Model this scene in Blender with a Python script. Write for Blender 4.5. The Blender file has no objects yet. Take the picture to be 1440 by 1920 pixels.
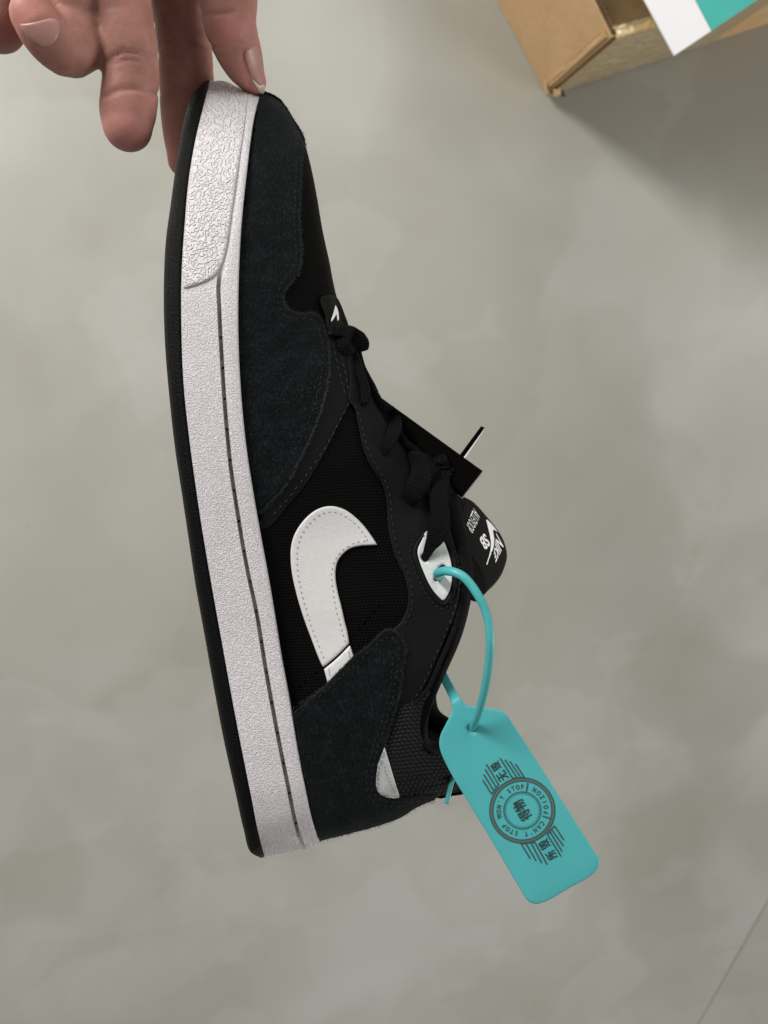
import bpy, bmesh, math, random
import numpy as np
from mathutils import Vector, Matrix, geometry
from mathutils.bvhtree import BVHTree

random.seed(7); rng = np.random.default_rng(7)
sc = bpy.context.scene
COL = sc.collection

# ------------------------------------------------------------------ camera
FPX = 1442.0                 # focal length in photograph pixels (1440 x 1920)
CX, CY = 720.0, 960.0
H = 0.85                     # camera height over the floor
NADIR = (450.0, 670.0)       # where straight down meets the picture
dn = Vector(((NADIR[0]-CX)/FPX, -(NADIR[1]-CY)/FPX, -1.0)).normalized()
zc = -dn
yc = (Vector((0, 1, 0)) - zc*zc.y).normalized()
xc = yc.cross(zc)
R3 = Matrix((xc, yc, zc))    # camera space -> world
CAM = Vector((0, 0, H))
RN = np.array(R3); CN = np.array(CAM)

cam_d = bpy.data.cameras.new('camera')
cam = bpy.data.objects.new('camera', cam_d); COL.objects.link(cam)
cam.matrix_world = Matrix.Translation(CAM) @ R3.to_4x4()
cam_d.sensor_fit = 'VERTICAL'; cam_d.sensor_height = 36.0; cam_d.sensor_width = 27.0
cam_d.lens = 36.0*FPX/1920.0
cam_d.clip_start = 0.01; cam_d.clip_end = 50
cam_d.dof.use_dof = True; cam_d.dof.focus_distance = 0.325; cam_d.dof.aperture_fstop = 11.0
sc.camera = cam

# ------------------------------------------------------------------ world and lamps
w = bpy.data.worlds.new('World'); sc.world = w; w.use_nodes = True
bg = w.node_tree.nodes['Background']
bg.inputs[0].default_value = (1.0, 0.975, 0.925, 1); bg.inputs[1].default_value = 0.32

def area(name, loc, target, sx, sy, power, col):
    l = bpy.data.lights.new(name, 'AREA'); l.shape = 'RECTANGLE'; l.size = sx; l.size_y = sy
    l.energy = power; l.color = col
    o = bpy.data.objects.new(name, l); COL.objects.link(o)
    o.location = loc
    o.rotation_euler = (Vector(target)-Vector(loc)).to_track_quat('-Z', 'Y').to_euler()
    return o
area('window_light', (-1.12, 1.12, 1.02), (0.1, 0.1, 0.15), 0.34, 0.85, 39.0, (1.0, 0.985, 0.955))
area('doorway_light', (3.7, -1.2, 1.5), (0.0, 0.0, 0.5), 1.3, 1.3, 72.0, (1.0, 0.975, 0.94))
area('far_window_light', (0.62, 1.72, 1.25), (0.1, 0.2, 0.2), 1.0, 0.9, 13.0, (1.0, 0.985, 0.95))

vs = sc.view_settings
vs.view_transform = 'Standard'; vs.look = 'None'; vs.exposure = -0.04; vs.gamma = 1.0
vs.use_curve_mapping = False
sc.render.engine = 'CYCLES'
sc.cycles.use_denoising = True

# ------------------------------------------------------------------ projection helpers
def U(px, py, d):
    """photograph pixel at depth d (along the optical axis) -> world (arrays allowed)"""
    px = np.asarray(px, float); py = np.asarray(py, float); d = np.asarray(d, float)
    c = np.stack(np.broadcast_arrays((px-CX)/FPX*d, -(py-CY)/FPX*d, -d), -1)
    return c @ RN.T + CN
def toCam(P): return (np.asarray(P, float)-CN) @ RN
def proj(P):
    c = toCam(P); d = -c[..., 2]
    return CX + c[..., 0]/d*FPX, CY - c[..., 1]/d*FPX, d
def onplane(px, py, z):
    dv = (U(px, py, 1.0)-CN); t = (z-H)/dv[2]
    return CN + dv*t

def cr(pts, n=None, step=None, closed=False, sharp=()):
    """centripetal-ish Catmull-Rom through pts, resampled to even spacing"""
    P = [np.array(p, float) for p in pts]; m = len(P); out = []
    segs = m if closed else m-1
    for i in range(segs):
        p1, p2 = P[i], P[(i+1) % m]
        p0 = P[(i-1) % m] if (closed or i > 0) else 2*p1-p2
        p3 = P[(i+2) % m] if (closed or i+2 < m) else 2*p2-p1
        if i in sharp: p0 = 2*p1-p2
        if (i+1) % m in sharp: p3 = 2*p2-p1
        L = np.linalg.norm(p2-p1)
        l0 = max(np.linalg.norm(p1-p0), 1e-6); l2 = max(np.linalg.norm(p3-p2), 1e-6)
        m1 = ((p1-p0)/l0 + (p2-p1)/max(L, 1e-6))*0.5*L
        m2 = ((p3-p2)/l2 + (p2-p1)/max(L, 1e-6))*0.5*L
        k = 16
        for j in range(k):
            t = j/k; t2 = t*t; t3 = t2*t
            out.append((2*t3-3*t2+1)*p1+(t3-2*t2+t)*m1+(-2*t3+3*t2)*p2+(t3-t2)*m2)
    if closed: out.append(out[0])
    else: out.append(P[-1])
    out = np.array(out)
    s = np.concatenate([[0], np.cumsum(np.linalg.norm(np.diff(out, axis=0), axis=1))])
    if step: n = max(int(round(s[-1]/step)), 3)
    if closed:
        q = np.linspace(0, s[-1], n, endpoint=False)
    else:
        q = np.linspace(0, s[-1], n+1) if step else np.linspace(0, s[-1], n)
    return np.stack([np.interp(q, s, out[:, k]) for k in range(out.shape[1])], -1)

class Curve:
    def __init__(self, pts):
        c = cr(pts, n=600); s = np.concatenate([[0], np.cumsum(np.linalg.norm(np.diff(c, axis=0), axis=1))])
        self.c, self.s, self.L = c, s/s[-1], s[-1]
    def __call__(self, a):
        a = np.asarray(a, float)
        return np.stack([np.interp(a, self.s, self.c[:, 0]), np.interp(a, self.s, self.c[:, 1])], -1)

def sstep(x, a, b):
    t = np.clip((np.asarray(x, float)-a)/(b-a), 0, 1); return t*t*(3-2*t)

def dist_poly(P, poly):
    """distance of points to closed polyline"""
    P = np.asarray(P); A = np.asarray(poly); B = np.roll(A, -1, 0); D = B-A
    L2 = np.maximum((D**2).sum(1), 1e-9); out = np.full(len(P), 1e9)
    for i in range(0, len(P), 2000):
        q = P[i:i+2000][:, None, :]-A[None]
        t = np.clip((q*D[None]).sum(-1)/L2[None], 0, 1)
        out[i:i+2000] = np.sqrt(((q-t[..., None]*D[None])**2).sum(-1)).min(1)
    return out
def inside(P, poly):
    P = np.asarray(P); x, y = P[:, 0], P[:, 1]; c = np.zeros(len(P), bool)
    A = np.asarray(poly); B = np.roll(A, -1, 0)
    for (x1, y1), (x2, y2) in zip(A, B):
        if y1 == y2: continue
        k = ((y1 > y) != (y2 > y)) & (x < (x2-x1)*(y-y1)/(y2-y1)+x1); c ^= k
    return c

# ------------------------------------------------------------------ object helpers
def thing(name, label, cat, loc=(0, 0, 0), group=None):
    o = bpy.data.objects.new(name, None); COL.objects.link(o); o.location = loc
    o.empty_display_size = 0.02
    o['label'] = label; o['category'] = cat
    if group: o['group'] = group
    return o
def wloc(o):
    v = Vector(o.location)
    while o.parent: o = o.parent; v = v+Vector(o.location)
    return v
def mk(name, verts, faces, mat, parent=None, uv=None, smooth=True, kind=None, label=None, loc=None):
    """one mesh object from world-space vertices"""
    me = bpy.data.meshes.new(name)
    V = np.asarray(verts, float)
    base = Vector((0, 0, 0))
    pl = wloc(parent) if parent else Vector((0, 0, 0))
    if loc is not None: base = Vector(loc)
    elif parent is not None: base = pl
    me.from_pydata((V-np.array(base)).tolist(), [], [list(map(int, f)) for f in faces])
    if uv is not None:
        uvl = me.uv_layers.new(name='px'); UVv = np.asarray(uv, float)
        idx = np.empty(len(me.loops), int); me.loops.foreach_get('vertex_index', idx)
        uvl.data.foreach_set('uv', UVv[idx].ravel())
    if smooth: me.polygons.foreach_set('use_smooth', [True]*len(me.polygons))
    me.validate(); me.update()
    me.materials.append(mat)
    o = bpy.data.objects.new(name, me); COL.objects.link(o)
    o.location = base-pl
    if parent: o.parent = parent
    if kind: o['kind'] = kind
    if label: o['label'] = label
    return o
def fixn(o):
    bm = bmesh.new(); bm.from_mesh(o.data); bmesh.ops.recalc_face_normals(bm, faces=bm.faces); bm.to_mesh(o.data); bm.free()
    return o
class Acc:
    """gathers pieces of one mesh"""
    def __init__(s): s.v = []; s.f = []; s.uv = []
    def add(s, v, f, uv=None):
        b = len(s.v); s.v.extend(np.asarray(v).tolist()); s.f.extend([[i+b for i in q] for q in f])
        s.uv.extend((np.asarray(uv) if uv is not None else np.asarray(v)[:, :2]).tolist())
    def build(s, name, mat, parent=None, **k): return mk(name, s.v, s.f, mat, parent, uv=s.uv, **k)

def boxv(c, ax, ay, az):
    """box from centre and three half-axis vectors"""
    c, ax, ay, az = map(np.array, (c, ax, ay, az))
    v = [c+i*ax+j*ay+k*az for k in (-1, 1) for j in (-1, 1) for i in (-1, 1)]
    f = [(0, 2, 3, 1), (4, 5, 7, 6), (0, 1, 5, 4), (2, 6, 7, 3), (0, 4, 6, 2), (1, 3, 7, 5)]
    return v, f

# ------------------------------------------------------------------ materials
def nodes(name):
    m = bpy.data.materials.new(name); m.use_nodes = True
    nt = m.node_tree; b = nt.nodes['Principled BSDF']
    return m, nt, b
def N(nt, t, **k):
    n = nt.nodes.new(t)
    for a, v in k.items():
        if a.startswith('i_'):
            key = a[2:].replace('_', ' ')
            n.inputs[int(key) if key.isdigit() else key].default_value = v
        else: setattr(n, a, v)
    return n
def coords(nt, kind='UV', scale=(1, 1, 1), rot=(0, 0, 0)):
    tc = N(nt, 'ShaderNodeTexCoord'); mp = N(nt, 'ShaderNodeMapping')
    mp.inputs['Scale'].default_value = scale; mp.inputs['Rotation'].default_value = rot
    nt.links.new(tc.outputs[kind], mp.inputs[0]); return mp.outputs[0]
def ramp(nt, src, stops, interp='LINEAR'):
    r = N(nt, 'ShaderNodeValToRGB'); r.color_ramp.interpolation = interp
    e = r.color_ramp.elements
    while len(e) < len(stops): e.new(0.5)
    for q, (p, c) in zip(e, stops):
        q.position = p; q.color = c if len(c) == 4 else (*c, 1)
    nt.links.new(src, r.inputs[0]); return r.outputs[0]
def math_(nt, op, a, b=None, c=None):
    n = N(nt, 'ShaderNodeMath', operation=op)
    for i, x in enumerate((a, b, c)):
        if x is None: continue
        if isinstance(x, (int, float)): n.inputs[i].default_value = x
        else: nt.links.new(x, n.inputs[i])
    return n.outputs[0]
def bump(nt, b, h, strength=0.5, dist=0.001):
    n = N(nt, 'ShaderNodeBump'); n.inputs['Strength'].default_value = strength; n.inputs['Distance'].default_value = dist
    nt.links.new(h, n.inputs['Height']); nt.links.new(n.outputs[0], b.inputs['Normal']); return n
def noise(nt, vec, scale, detail=3, rough=0.5, dist=0.0):
    n = N(nt, 'ShaderNodeTexNoise'); n.inputs['Scale'].default_value = scale; n.inputs['Detail'].default_value = detail
    n.inputs['Roughness'].default_value = rough; n.inputs['Distortion'].default_value = dist
    nt.links.new(vec, n.inputs['Vector']); return n.outputs['Fac']
def simple(name, col, rough=0.5, spec=0.5, bscale=None, bstr=0.3, bdist=0.0005, var=0.15, coord='Object', sheen=0, bdetail=4):
    m, nt, b = nodes(name)
    b.inputs['Roughness'].default_value = rough; b.inputs['Specular IOR Level'].default_value = spec
    v = coords(nt, coord)
    f = noise(nt, v, (bscale or 60)*0.35, 4)
    c0 = tuple(x*(1-var) for x in col); c1 = tuple(min(1, x*(1+var)) for x in col)
    nt.links.new(ramp(nt, f, [(0.3, c0), (0.7, c1)]), b.inputs['Base Color'])
    if bscale: bump(nt, b, noise(nt, v, bscale, bdetail, 0.6), bstr, bdist)
    if sheen:
        b.inputs['Sheen Weight'].default_value = sheen; b.inputs['Sheen Roughness'].default_value = 0.4
    return m

M = {}
# marble-look polished tile
def marble():
    m, nt, b = nodes('polished_marble_tile')
    v = coords(nt, 'Object')
    n0 = N(nt, 'ShaderNodeTexNoise'); n0.inputs['Scale'].default_value = 3.0; n0.inputs['Detail'].default_value = 2
    nt.links.new(v, n0.inputs['Vector'])
    mx = N(nt, 'ShaderNodeMixRGB'); mx.inputs[0].default_value = 0.16
    nt.links.new(v, mx.inputs[1]); nt.links.new(n0.outputs['Color'], mx.inputs[2])
    big = noise(nt, mx.outputs[0], 2.6, 4, 0.5, 0.5)
    vo = N(nt, 'ShaderNodeTexVoronoi', feature='SMOOTH_F1'); vo.inputs['Scale'].default_value = 7.0
    vo.inputs['Smoothness'].default_value = 0.5
    nt.links.new(mx.outputs[0], vo.inputs['Vector'])
    cell = ramp(nt, vo.outputs['Color'], [(0.2, (0, 0, 0)), (0.8, (1, 1, 1))])
    mixf = math_(nt, 'ADD', math_(nt, 'MULTIPLY', big, 0.85), math_(nt, 'MULTIPLY', cell, 0.22))
    c = ramp(nt, mixf, [(0.28, (0.318, 0.308, 0.264)), (0.45, (0.362, 0.354, 0.313)), (0.6, (0.402, 0.397, 0.361)), (0.78, (0.468, 0.465, 0.438))])
    # overlapping translucent sheets with soft but definite edges
    def sheet(c, scale, seed, lo, hi, tint, amt):
        w_ = N(nt, 'ShaderNodeTexNoise'); w_.inputs['Scale'].default_value = scale*1.3; w_.inputs['Detail'].default_value = 3
        off_ = N(nt, 'ShaderNodeVectorMath', operation='ADD'); off_.inputs[1].default_value = seed
        nt.links.new(v, off_.inputs[0]); nt.links.new(off_.outputs[0], w_.inputs['Vector'])
        wm = N(nt, 'ShaderNodeMixRGB'); wm.inputs[0].default_value = 0.22
        nt.links.new(off_.outputs[0], wm.inputs[1]); nt.links.new(w_.outputs['Color'], wm.inputs[2])
        q = noise(nt, wm.outputs[0], scale, 4, 0.42)
        k = ramp(nt, q, [(lo, (0, 0, 0)), (lo+(hi-lo)*.25, (.75, .75, .75)), (hi, (.35, .35, .35)), (min(hi+.12, .98), (0, 0, 0))])
        mm_ = N(nt, 'ShaderNodeMixRGB'); nt.links.new(math_(nt, 'MULTIPLY', k, amt), mm_.inputs[0])
        nt.links.new(c, mm_.inputs[1]); mm_.inputs[2].default_value = (*tint, 1)
        return mm_.outputs[0]
    c = sheet(c, 2.6, (3.1, 1.7, 0), .50, .66, (0.50, 0.50, 0.475), .36)
    c = sheet(c, 3.4, (7.7, 4.2, 0), .52, .64, (0.285, 0.278, 0.225), .30)
    c = sheet(c, 5.2, (1.4, 9.3, 0), .54, .66, (0.47, 0.475, 0.45), .30)
    c = sheet(c, 4.3, (5.9, 2.6, 0), .55, .67, (0.345, 0.352, 0.308), .28)
    # faint ochre veins and cloud edges
    vn = noise(nt, mx.outputs[0], 1.7, 6, 0.6, 1.2)
    vein = ramp(nt, math_(nt, 'ABSOLUTE', math_(nt, 'SUBTRACT', vn, 0.5)), [(0.0, (1, 1, 1)), (0.012, (0, 0, 0))])
    gate = ramp(nt, noise(nt, v, 4.0, 2), [(0.56, (0, 0, 0)), (0.66, (1, 1, 1))])
    vf = math_(nt, 'MULTIPLY', math_(nt, 'MULTIPLY', vein, gate), 0.22)
    m1 = N(nt, 'ShaderNodeMixRGB'); nt.links.new(vf, m1.inputs[0]); nt.links.new(c, m1.inputs[1])
    m1.inputs[2].default_value = (0.33, 0.27, 0.16, 1)
    # specks
    sp = N(nt, 'ShaderNodeTexVoronoi'); sp.inputs['Scale'].default_value = 16.0
    nt.links.new(v, sp.inputs['Vector'])
    spot = ramp(nt, sp.outputs['Distance'], [(0.014, (1, 1, 1)), (0.03, (0, 0, 0))])
    m2 = N(nt, 'ShaderNodeMixRGB'); nt.links.new(math_(nt, 'MULTIPLY', spot, 0.35), m2.inputs[0])
    nt.links.new(m1.outputs[0], m2.inputs[1]); m2.inputs[2].default_value = (0.2, 0.18, 0.13, 1)
    nt.links.new(m2.outputs[0], b.inputs['Base Color'])
    b.inputs['Roughness'].default_value = 0.16; b.inputs['Specular IOR Level'].default_value = 0.5
    nt.links.new(ramp(nt, noise(nt, v, 9, 4), [(0.3, (0.16,)*3), (0.7, (0.26,)*3)]), b.inputs['Roughness'])
    return m
M['marble'] = marble()
M['grout'] = simple('tile_grout', (0.35, 0.335, 0.295), 0.9, 0.2, 400, 0.4)

def rubber_white(name, worm, col=(0.62, 0.592, 0.612)):
    m, nt, b = nodes(name); v = coords(nt, 'UV')
    b.inputs['Roughness'].default_value = 0.5; b.inputs['Specular IOR Level'].default_value = 0.35
    if worm:
        n = noise(nt, v, 8.6, 1.2, 0.4, 0.25)
        h = math_(nt, 'SINE', math_(nt, 'MULTIPLY', n, 27.0))
        h = ramp(nt, math_(nt, 'ADD', math_(nt, 'MULTIPLY', h, 0.5), 0.5), [(0.12, (0, 0, 0)), (0.95, (1, 1, 1))], 'EASE')
        g = noise(nt, v, 30, 2)
        h = math_(nt, 'ADD', h, math_(nt, 'MULTIPLY', g, 0.5))
        bump(nt, b, h, 0.8, 0.0008)
    else:
        n = noise(nt, v, 14.0, 2.5, 0.5, 0.3)
        h = math_(nt, 'SINE', math_(nt, 'MULTIPLY', n, 26.0))
        h = ramp(nt, math_(nt, 'ADD', math_(nt, 'MULTIPLY', h, 0.5), 0.5), [(0.2, (0, 0, 0)), (0.75, (1, 1, 1))])
        h = math_(nt, 'ADD', math_(nt, 'MULTIPLY', h, 0.6), math_(nt, 'MULTIPLY', noise(nt, v, 34, 2), 0.7))
        bump(nt, b, h, 0.75, 0.0008)
    d = ramp(nt, noise(nt, v, 1.6, 4), [(0.3, tuple(x*0.95 for x in col)), (0.7, col)])
    nt.links.new(d, b.inputs['Base Color'])
    return m
M['midsole'] = rubber_white('white_pebbled_rubber', False)
M['bumper'] = rubber_white('white_ridged_rubber', True)
M['outsole'] = simple('black_outsole_rubber', (0.0025, 0.0028, 0.0031), 0.5, 0.08, 22, 0.7, 0.001, 0.2, 'UV')

def suede():
    m, nt, b = nodes('dark_suede'); v = coords(nt, 'UV')
    st = coords(nt, 'UV', (1.0, 0.45, 1), (0, 0, 0.25))
    f1 = noise(nt, st, 23, 5, 0.78); f2 = noise(nt, v, 3.2, 4, 0.6); f3 = noise(nt, v, 60, 3, 0.7)
    f = math_(nt, 'ADD', math_(nt, 'MULTIPLY', f1, 0.55), math_(nt, 'ADD', math_(nt, 'MULTIPLY', f2, 0.25), math_(nt, 'MULTIPLY', f3, 0.2)))
    c = ramp(nt, f, [(0.36, (0.0006, 0.0009, 0.0011)), (0.5, (0.0027, 0.0038, 0.0045)), (0.63, (0.0150, 0.0185, 0.0205))])
    nt.links.new(c, b.inputs['Base Color'])
    b.inputs['Roughness'].default_value = 0.95; b.inputs['Specular IOR Level'].default_value = 0.12
    b.inputs['Sheen Weight'].default_value = 0.05; b.inputs['Sheen Roughness'].default_value = 0.35
    b.inputs['Sheen Tint'].default_value = (0.7, 0.8, 0.85, 1)
    bump(nt, b, f, 1.0, 0.0016)
    return m
M['suede'] = suede()
M['fibre'] = simple('suede_fibre', (0.030, 0.037, 0.041), 0.9, 0.1, var=0.5, sheen=0.1)
M['leather'] = simple('black_nubuck', (0.0035, 0.0040, 0.0040), 0.58, 0.12, 45, 0.25, 0.0002, 0.2, 'UV')
M['binding'] = simple('black_binding', (0.003, 0.003, 0.0034), 0.7, 0.09, 60, 0.35, 0.0003, 0.3, 'UV')
M['lining'] = simple('black_lining', (0.003, 0.003, 0.003), 0.9, 0.1, 60, 0.2, 0.0003)
M['wleather'] = simple('white_leather', (0.60, 0.59, 0.59), 0.42, 0.4, 30, 0.35, 0.0005, 0.03, 'UV')
M['sleather'] = simple('silver_leather', (0.56, 0.58, 0.57), 0.4, 0.5, 40, 0.25, 0.0002, 0.08, 'UV')
M['wedge'] = simple('white_leather_edge', (0.62, 0.62, 0.6), 0.5, 0.3)
M['wthread'] = simple('white_thread', (0.30, 0.30, 0.29), 0.7, 0.3)
M['bthread'] = simple('black_thread', (0.010, 0.011, 0.012), 0.55, 0.3)
M['gthread'] = simple('grey_welt_thread', (0.33, 0.30, 0.315), 0.7, 0.3)
M['mauve'] = simple('welt_hole', (0.05, 0.042, 0.046), 0.9, 0.1)
M['print'] = simple('white_print', (0.80, 0.80, 0.80), 0.6, 0.3)
M['lace'] = None
def weave(name, col0, col1, sx, sy, rot, bd, spec=0.25, rough=0.7, hole=0.25):
    m, nt, b = nodes(name)
    v = coords(nt, 'UV', (1, 1, 1), (0, 0, rot))
    n = N(nt, 'ShaderNodeTexNoise'); n.inputs['Scale'].default_value = 2.2; nt.links.new(v, n.inputs['Vector'])
    mx = N(nt, 'ShaderNodeMixRGB'); mx.inputs[0].default_value = 0.06
    nt.links.new(v, mx.inputs[1]); nt.links.new(n.outputs['Color'], mx.inputs[2])
    sep = N(nt, 'ShaderNodeSeparateXYZ'); nt.links.new(mx.outputs[0], sep.inputs[0])
    X = math_(nt, 'MULTIPLY', sep.outputs[0], sx); Y = math_(nt, 'MULTIPLY', sep.outputs[1], sy)
    row = math_(nt, 'FLOOR', math_(nt, 'DIVIDE', Y, math.pi))
    X = math_(nt, 'ADD', X, math_(nt, 'MULTIPLY', row, math.pi/2))
    a = math_(nt, 'ABSOLUTE', math_(nt, 'SINE', X)); c = math_(nt, 'ABSOLUTE', math_(nt, 'SINE', Y))
    h = math_(nt, 'MULTIPLY', math_(nt, 'POWER', a, 0.6), math_(nt, 'POWER', c, 0.6))
    col = ramp(nt, h, [(hole*0.6, col0), (min(0.95, hole+0.35), col1)])
    nz = noise(nt, v, 40, 3)
    mm = N(nt, 'ShaderNodeMixRGB', blend_type='MULTIPLY'); mm.inputs[0].default_value = 0.6
    nt.links.new(col, mm.inputs[1]); nt.links.new(ramp(nt, nz, [(0.3, (0.4,)*3), (0.7, (1,)*3)]), mm.inputs[2])
    nt.links.new(mm.outputs[0], b.inputs['Base Color'])
    b.inputs['Roughness'].default_value = rough; b.inputs['Specular IOR Level'].default_value = spec
    bump(nt, b, h, 0.8, bd)
    return m
# UV unit = 100 px of the photograph
M['mesh'] = weave('black_mesh_fabric', (0.0008, 0.0008, 0.0008), (0.0042, 0.0037, 0.0037), 48, 70, -0.9, 0.0006, spec=0.05)
M['knit'] = weave('charcoal_collar_knit', (0.0012, 0.0012, 0.0013), (0.019, 0.018, 0.0205), 36, 46, 0.12, 0.0010, spec=0.12)
M['lace'] = weave('black_lace_weave', (0.002, 0.002, 0.0025), (0.0085, 0.0085, 0.0098), 60, 80, 0.5, 0.0009, spec=0.05)
M['tape_label'] = simple('black_label_tape', (0.0042, 0.0042, 0.0042), 0.6, 0.12, 80, 0.2, 0.0001, 0.1, 'UV')
M['card'] = simple('black_hang_card', (0.0018, 0.0016, 0.0014), 0.6, 0.03, 30, 0.05, 0.0001, 0.1)
M['paper'] = simple('white_paper', (0.80, 0.79, 0.82), 0.7, 0.3, 60, 0.05, 0.0001, 0.02)
def teal():
    m, nt, b = nodes('teal_plastic'); v = coords(nt, 'Object')
    nt.links.new(ramp(nt, noise(nt, v, 40, 3), [(0.3, (0.062, 0.355, 0.37)), (0.7, (0.07, 0.385, 0.40))]), b.inputs['Base Color'])
    b.inputs['Roughness'].default_value = 0.38; b.inputs['Specular IOR Level'].default_value = 0.4
    b.inputs['Subsurface Weight'].default_value = 0.05; b.inputs['Subsurface Radius'].default_value = (0.1, 0.6, 0.6)
    b.inputs['Subsurface Scale'].default_value = 0.002
    bump(nt, b, noise(nt, v, 900, 2), 0.08, 0.0002)
    return m
M['teal'] = teal()
M['ink'] = simple('dark_grey_ink', (0.035, 0.062, 0.06), 0.6, 0.3, var=0.25)
M['ink2'] = simple('grey_ink', (0.075, 0.115, 0.108), 0.6, 0.3, var=0.2)
M['tealcard'] = simple('teal_print_card', (0.06, 0.42, 0.37), 0.45, 0.4, var=0.04)
def cardboard():
    m, nt, b = nodes('brown_cardboard'); v = coords(nt, 'Object')
    f = noise(nt, v, 14, 6, 0.65); g = noise(nt, v, 190, 4, 0.7)
    t = math_(nt, 'ADD', math_(nt, 'MULTIPLY', f, 0.6), math_(nt, 'MULTIPLY', g, 0.4))
    nt.links.new(ramp(nt, t, [(0.3, (0.49, 0.315, 0.155)), (0.5, (0.58, 0.38, 0.195)), (0.7, (0.66, 0.46, 0.26))]), b.inputs['Base Color'])
    b.inputs['Roughness'].default_value = 0.75; b.inputs['Specular IOR Level'].default_value = 0.25
    bump(nt, b, t, 0.35, 0.0012)
    return m
M['cardboard'] = cardboard()
M['cardin'] = simple('torn_cardboard', (0.62, 0.45, 0.27), 0.9, 0.1, 120, 0.6, 0.001, 0.25)
M['flute'] = simple('corrugated_edge', (0.09, 0.055, 0.03), 0.9, 0.1, 150, 0.6, 0.001, 0.5)
def tape(ca, cb):
    m, nt, b = nodes('packing_tape'); v = coords(nt, 'Object')
    nt.links.new(ramp(nt, noise(nt, v, 9, 4), [(0.3, ca), (0.7, cb)]), b.inputs['Base Color'])
    b.inputs['Roughness'].default_value = 0.12; b.inputs['Specular IOR Level'].default_value = 0.8
    b.inputs['Coat Weight'].default_value = 0.7; b.inputs['Coat Roughness'].default_value = 0.08
    bump(nt, b, noise(nt, v, 40, 4, 0.6, 0.9), 1.0, 0.009)
    return m
M['tape'] = tape((0.50, 0.36, 0.15), (0.66, 0.50, 0.25)); M['tape_shaded'] = tape((0.15, 0.10, 0.045), (0.25, 0.175, 0.085))  # second tape is the same, with the carton's inner shade put into its colour
def skin():
    m, nt, b = nodes('skin'); v = coords(nt, 'Object')
    f = noise(nt, v, 55, 4, 0.6); g = noise(nt, v, 700, 3, 0.6)
    base = (ramp(nt, f, [(0.3, (0.235, 0.108, 0.083)), (0.5, (0.315, 0.150, 0.119)), (0.7, (0.40, 0.19, 0.158))]))
    at = N(nt, 'ShaderNodeAttribute', attribute_name='flush')
    mxs = N(nt, 'ShaderNodeMixRGB'); nt.links.new(at.outputs['Fac'], mxs.inputs[0]); nt.links.new(base, mxs.inputs[1]); mxs.inputs[2].default_value = (0.47, 0.20, 0.175, 1)
    nt.links.new(mxs.outputs[0], b.inputs['Base Color'])
    b.inputs['Roughness'].default_value = 0.52; b.inputs['Specular IOR Level'].default_value = 0.22
    b.inputs['Subsurface Weight'].default_value = 0.25
    b.inputs['Subsurface Radius'].default_value = (1.0, 0.35, 0.2); b.inputs['Subsurface Scale'].default_value = 0.004
    vo = N(nt, 'ShaderNodeTexVoronoi'); vo.inputs['Scale'].default_value = 900; nt.links.new(v, vo.inputs['Vector'])
    bump(nt, b, math_(nt, 'ADD', math_(nt, 'MULTIPLY', vo.outputs['Distance'], 0.4), g), 0.22, 0.0006)
    return m
M['skin'] = skin()
M['nail'] = simple('finger_nail', (0.37, 0.19, 0.165), 0.42, 0.5, var=0.08, bscale=200, bstr=0.05)
M['nailtip'] = simple('nail_tip', (0.55, 0.45, 0.36), 0.35, 0.5, var=0.05)

# ================================================================== FLOOR
ga = onplane(1440, 1690, 0); gb = onplane(1310, 1920, 0)
gd = gb-ga; gd /= np.linalg.norm(gd); gn = np.array([-gd[1], gd[0], 0.0])
if (np.dot(onplane(720, 960, 0)-ga, gn)) < 0: gn = -gn
TS, GAP = 1.50, 0.0013
prj = [float(np.dot(onplane(x, y, 0)-ga, gd)) for x in (0, 1440) for y in (0, 1920)]
fl = mk('floor', [(-6, -6, -0.004), (6, -6, -0.004), (6, 6, -0.004), (-6, 6, -0.004)], [(0, 1, 2, 3)], M['grout'], smooth=False)
fl['kind'] = 'structure'
g0 = ga + gd*(0.5*(min(prj)+max(prj))-TS/2)
tile_me = None
for i in (-2, -1, 0, 1):
    for j in (-2, -1, 0, 1, 2):
        c = g0 + gn*(i+0.5)*TS + gd*(j+0.5)*TS
        hx, e = TS/2-GAP/2, 0.0006
        if tile_me is None:
            def ring(r, z): return [np.array([0, 0, z])+s*gd*r+t*gn*r for s, t in ((-1, -1), (1, -1), (1, 1), (-1, 1))]
            v = ring(hx, -0.0035)+ring(hx, -e)+ring(hx-e, 0.0)
            f = [(8, 9, 10, 11)]+[(a*4+k, a*4+(k+1) % 4, a*4+4+(k+1) % 4, a*4+4+k) for a in (0, 1) for k in range(4)]
            tl = mk('tile', v, f, M['marble'], smooth=False); tile_me = tl.data
            fixn(tl)
        else:
            tl = bpy.data.objects.new('tile', tile_me); COL.objects.link(tl)
        tl.parent = fl; tl.location = c

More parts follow.
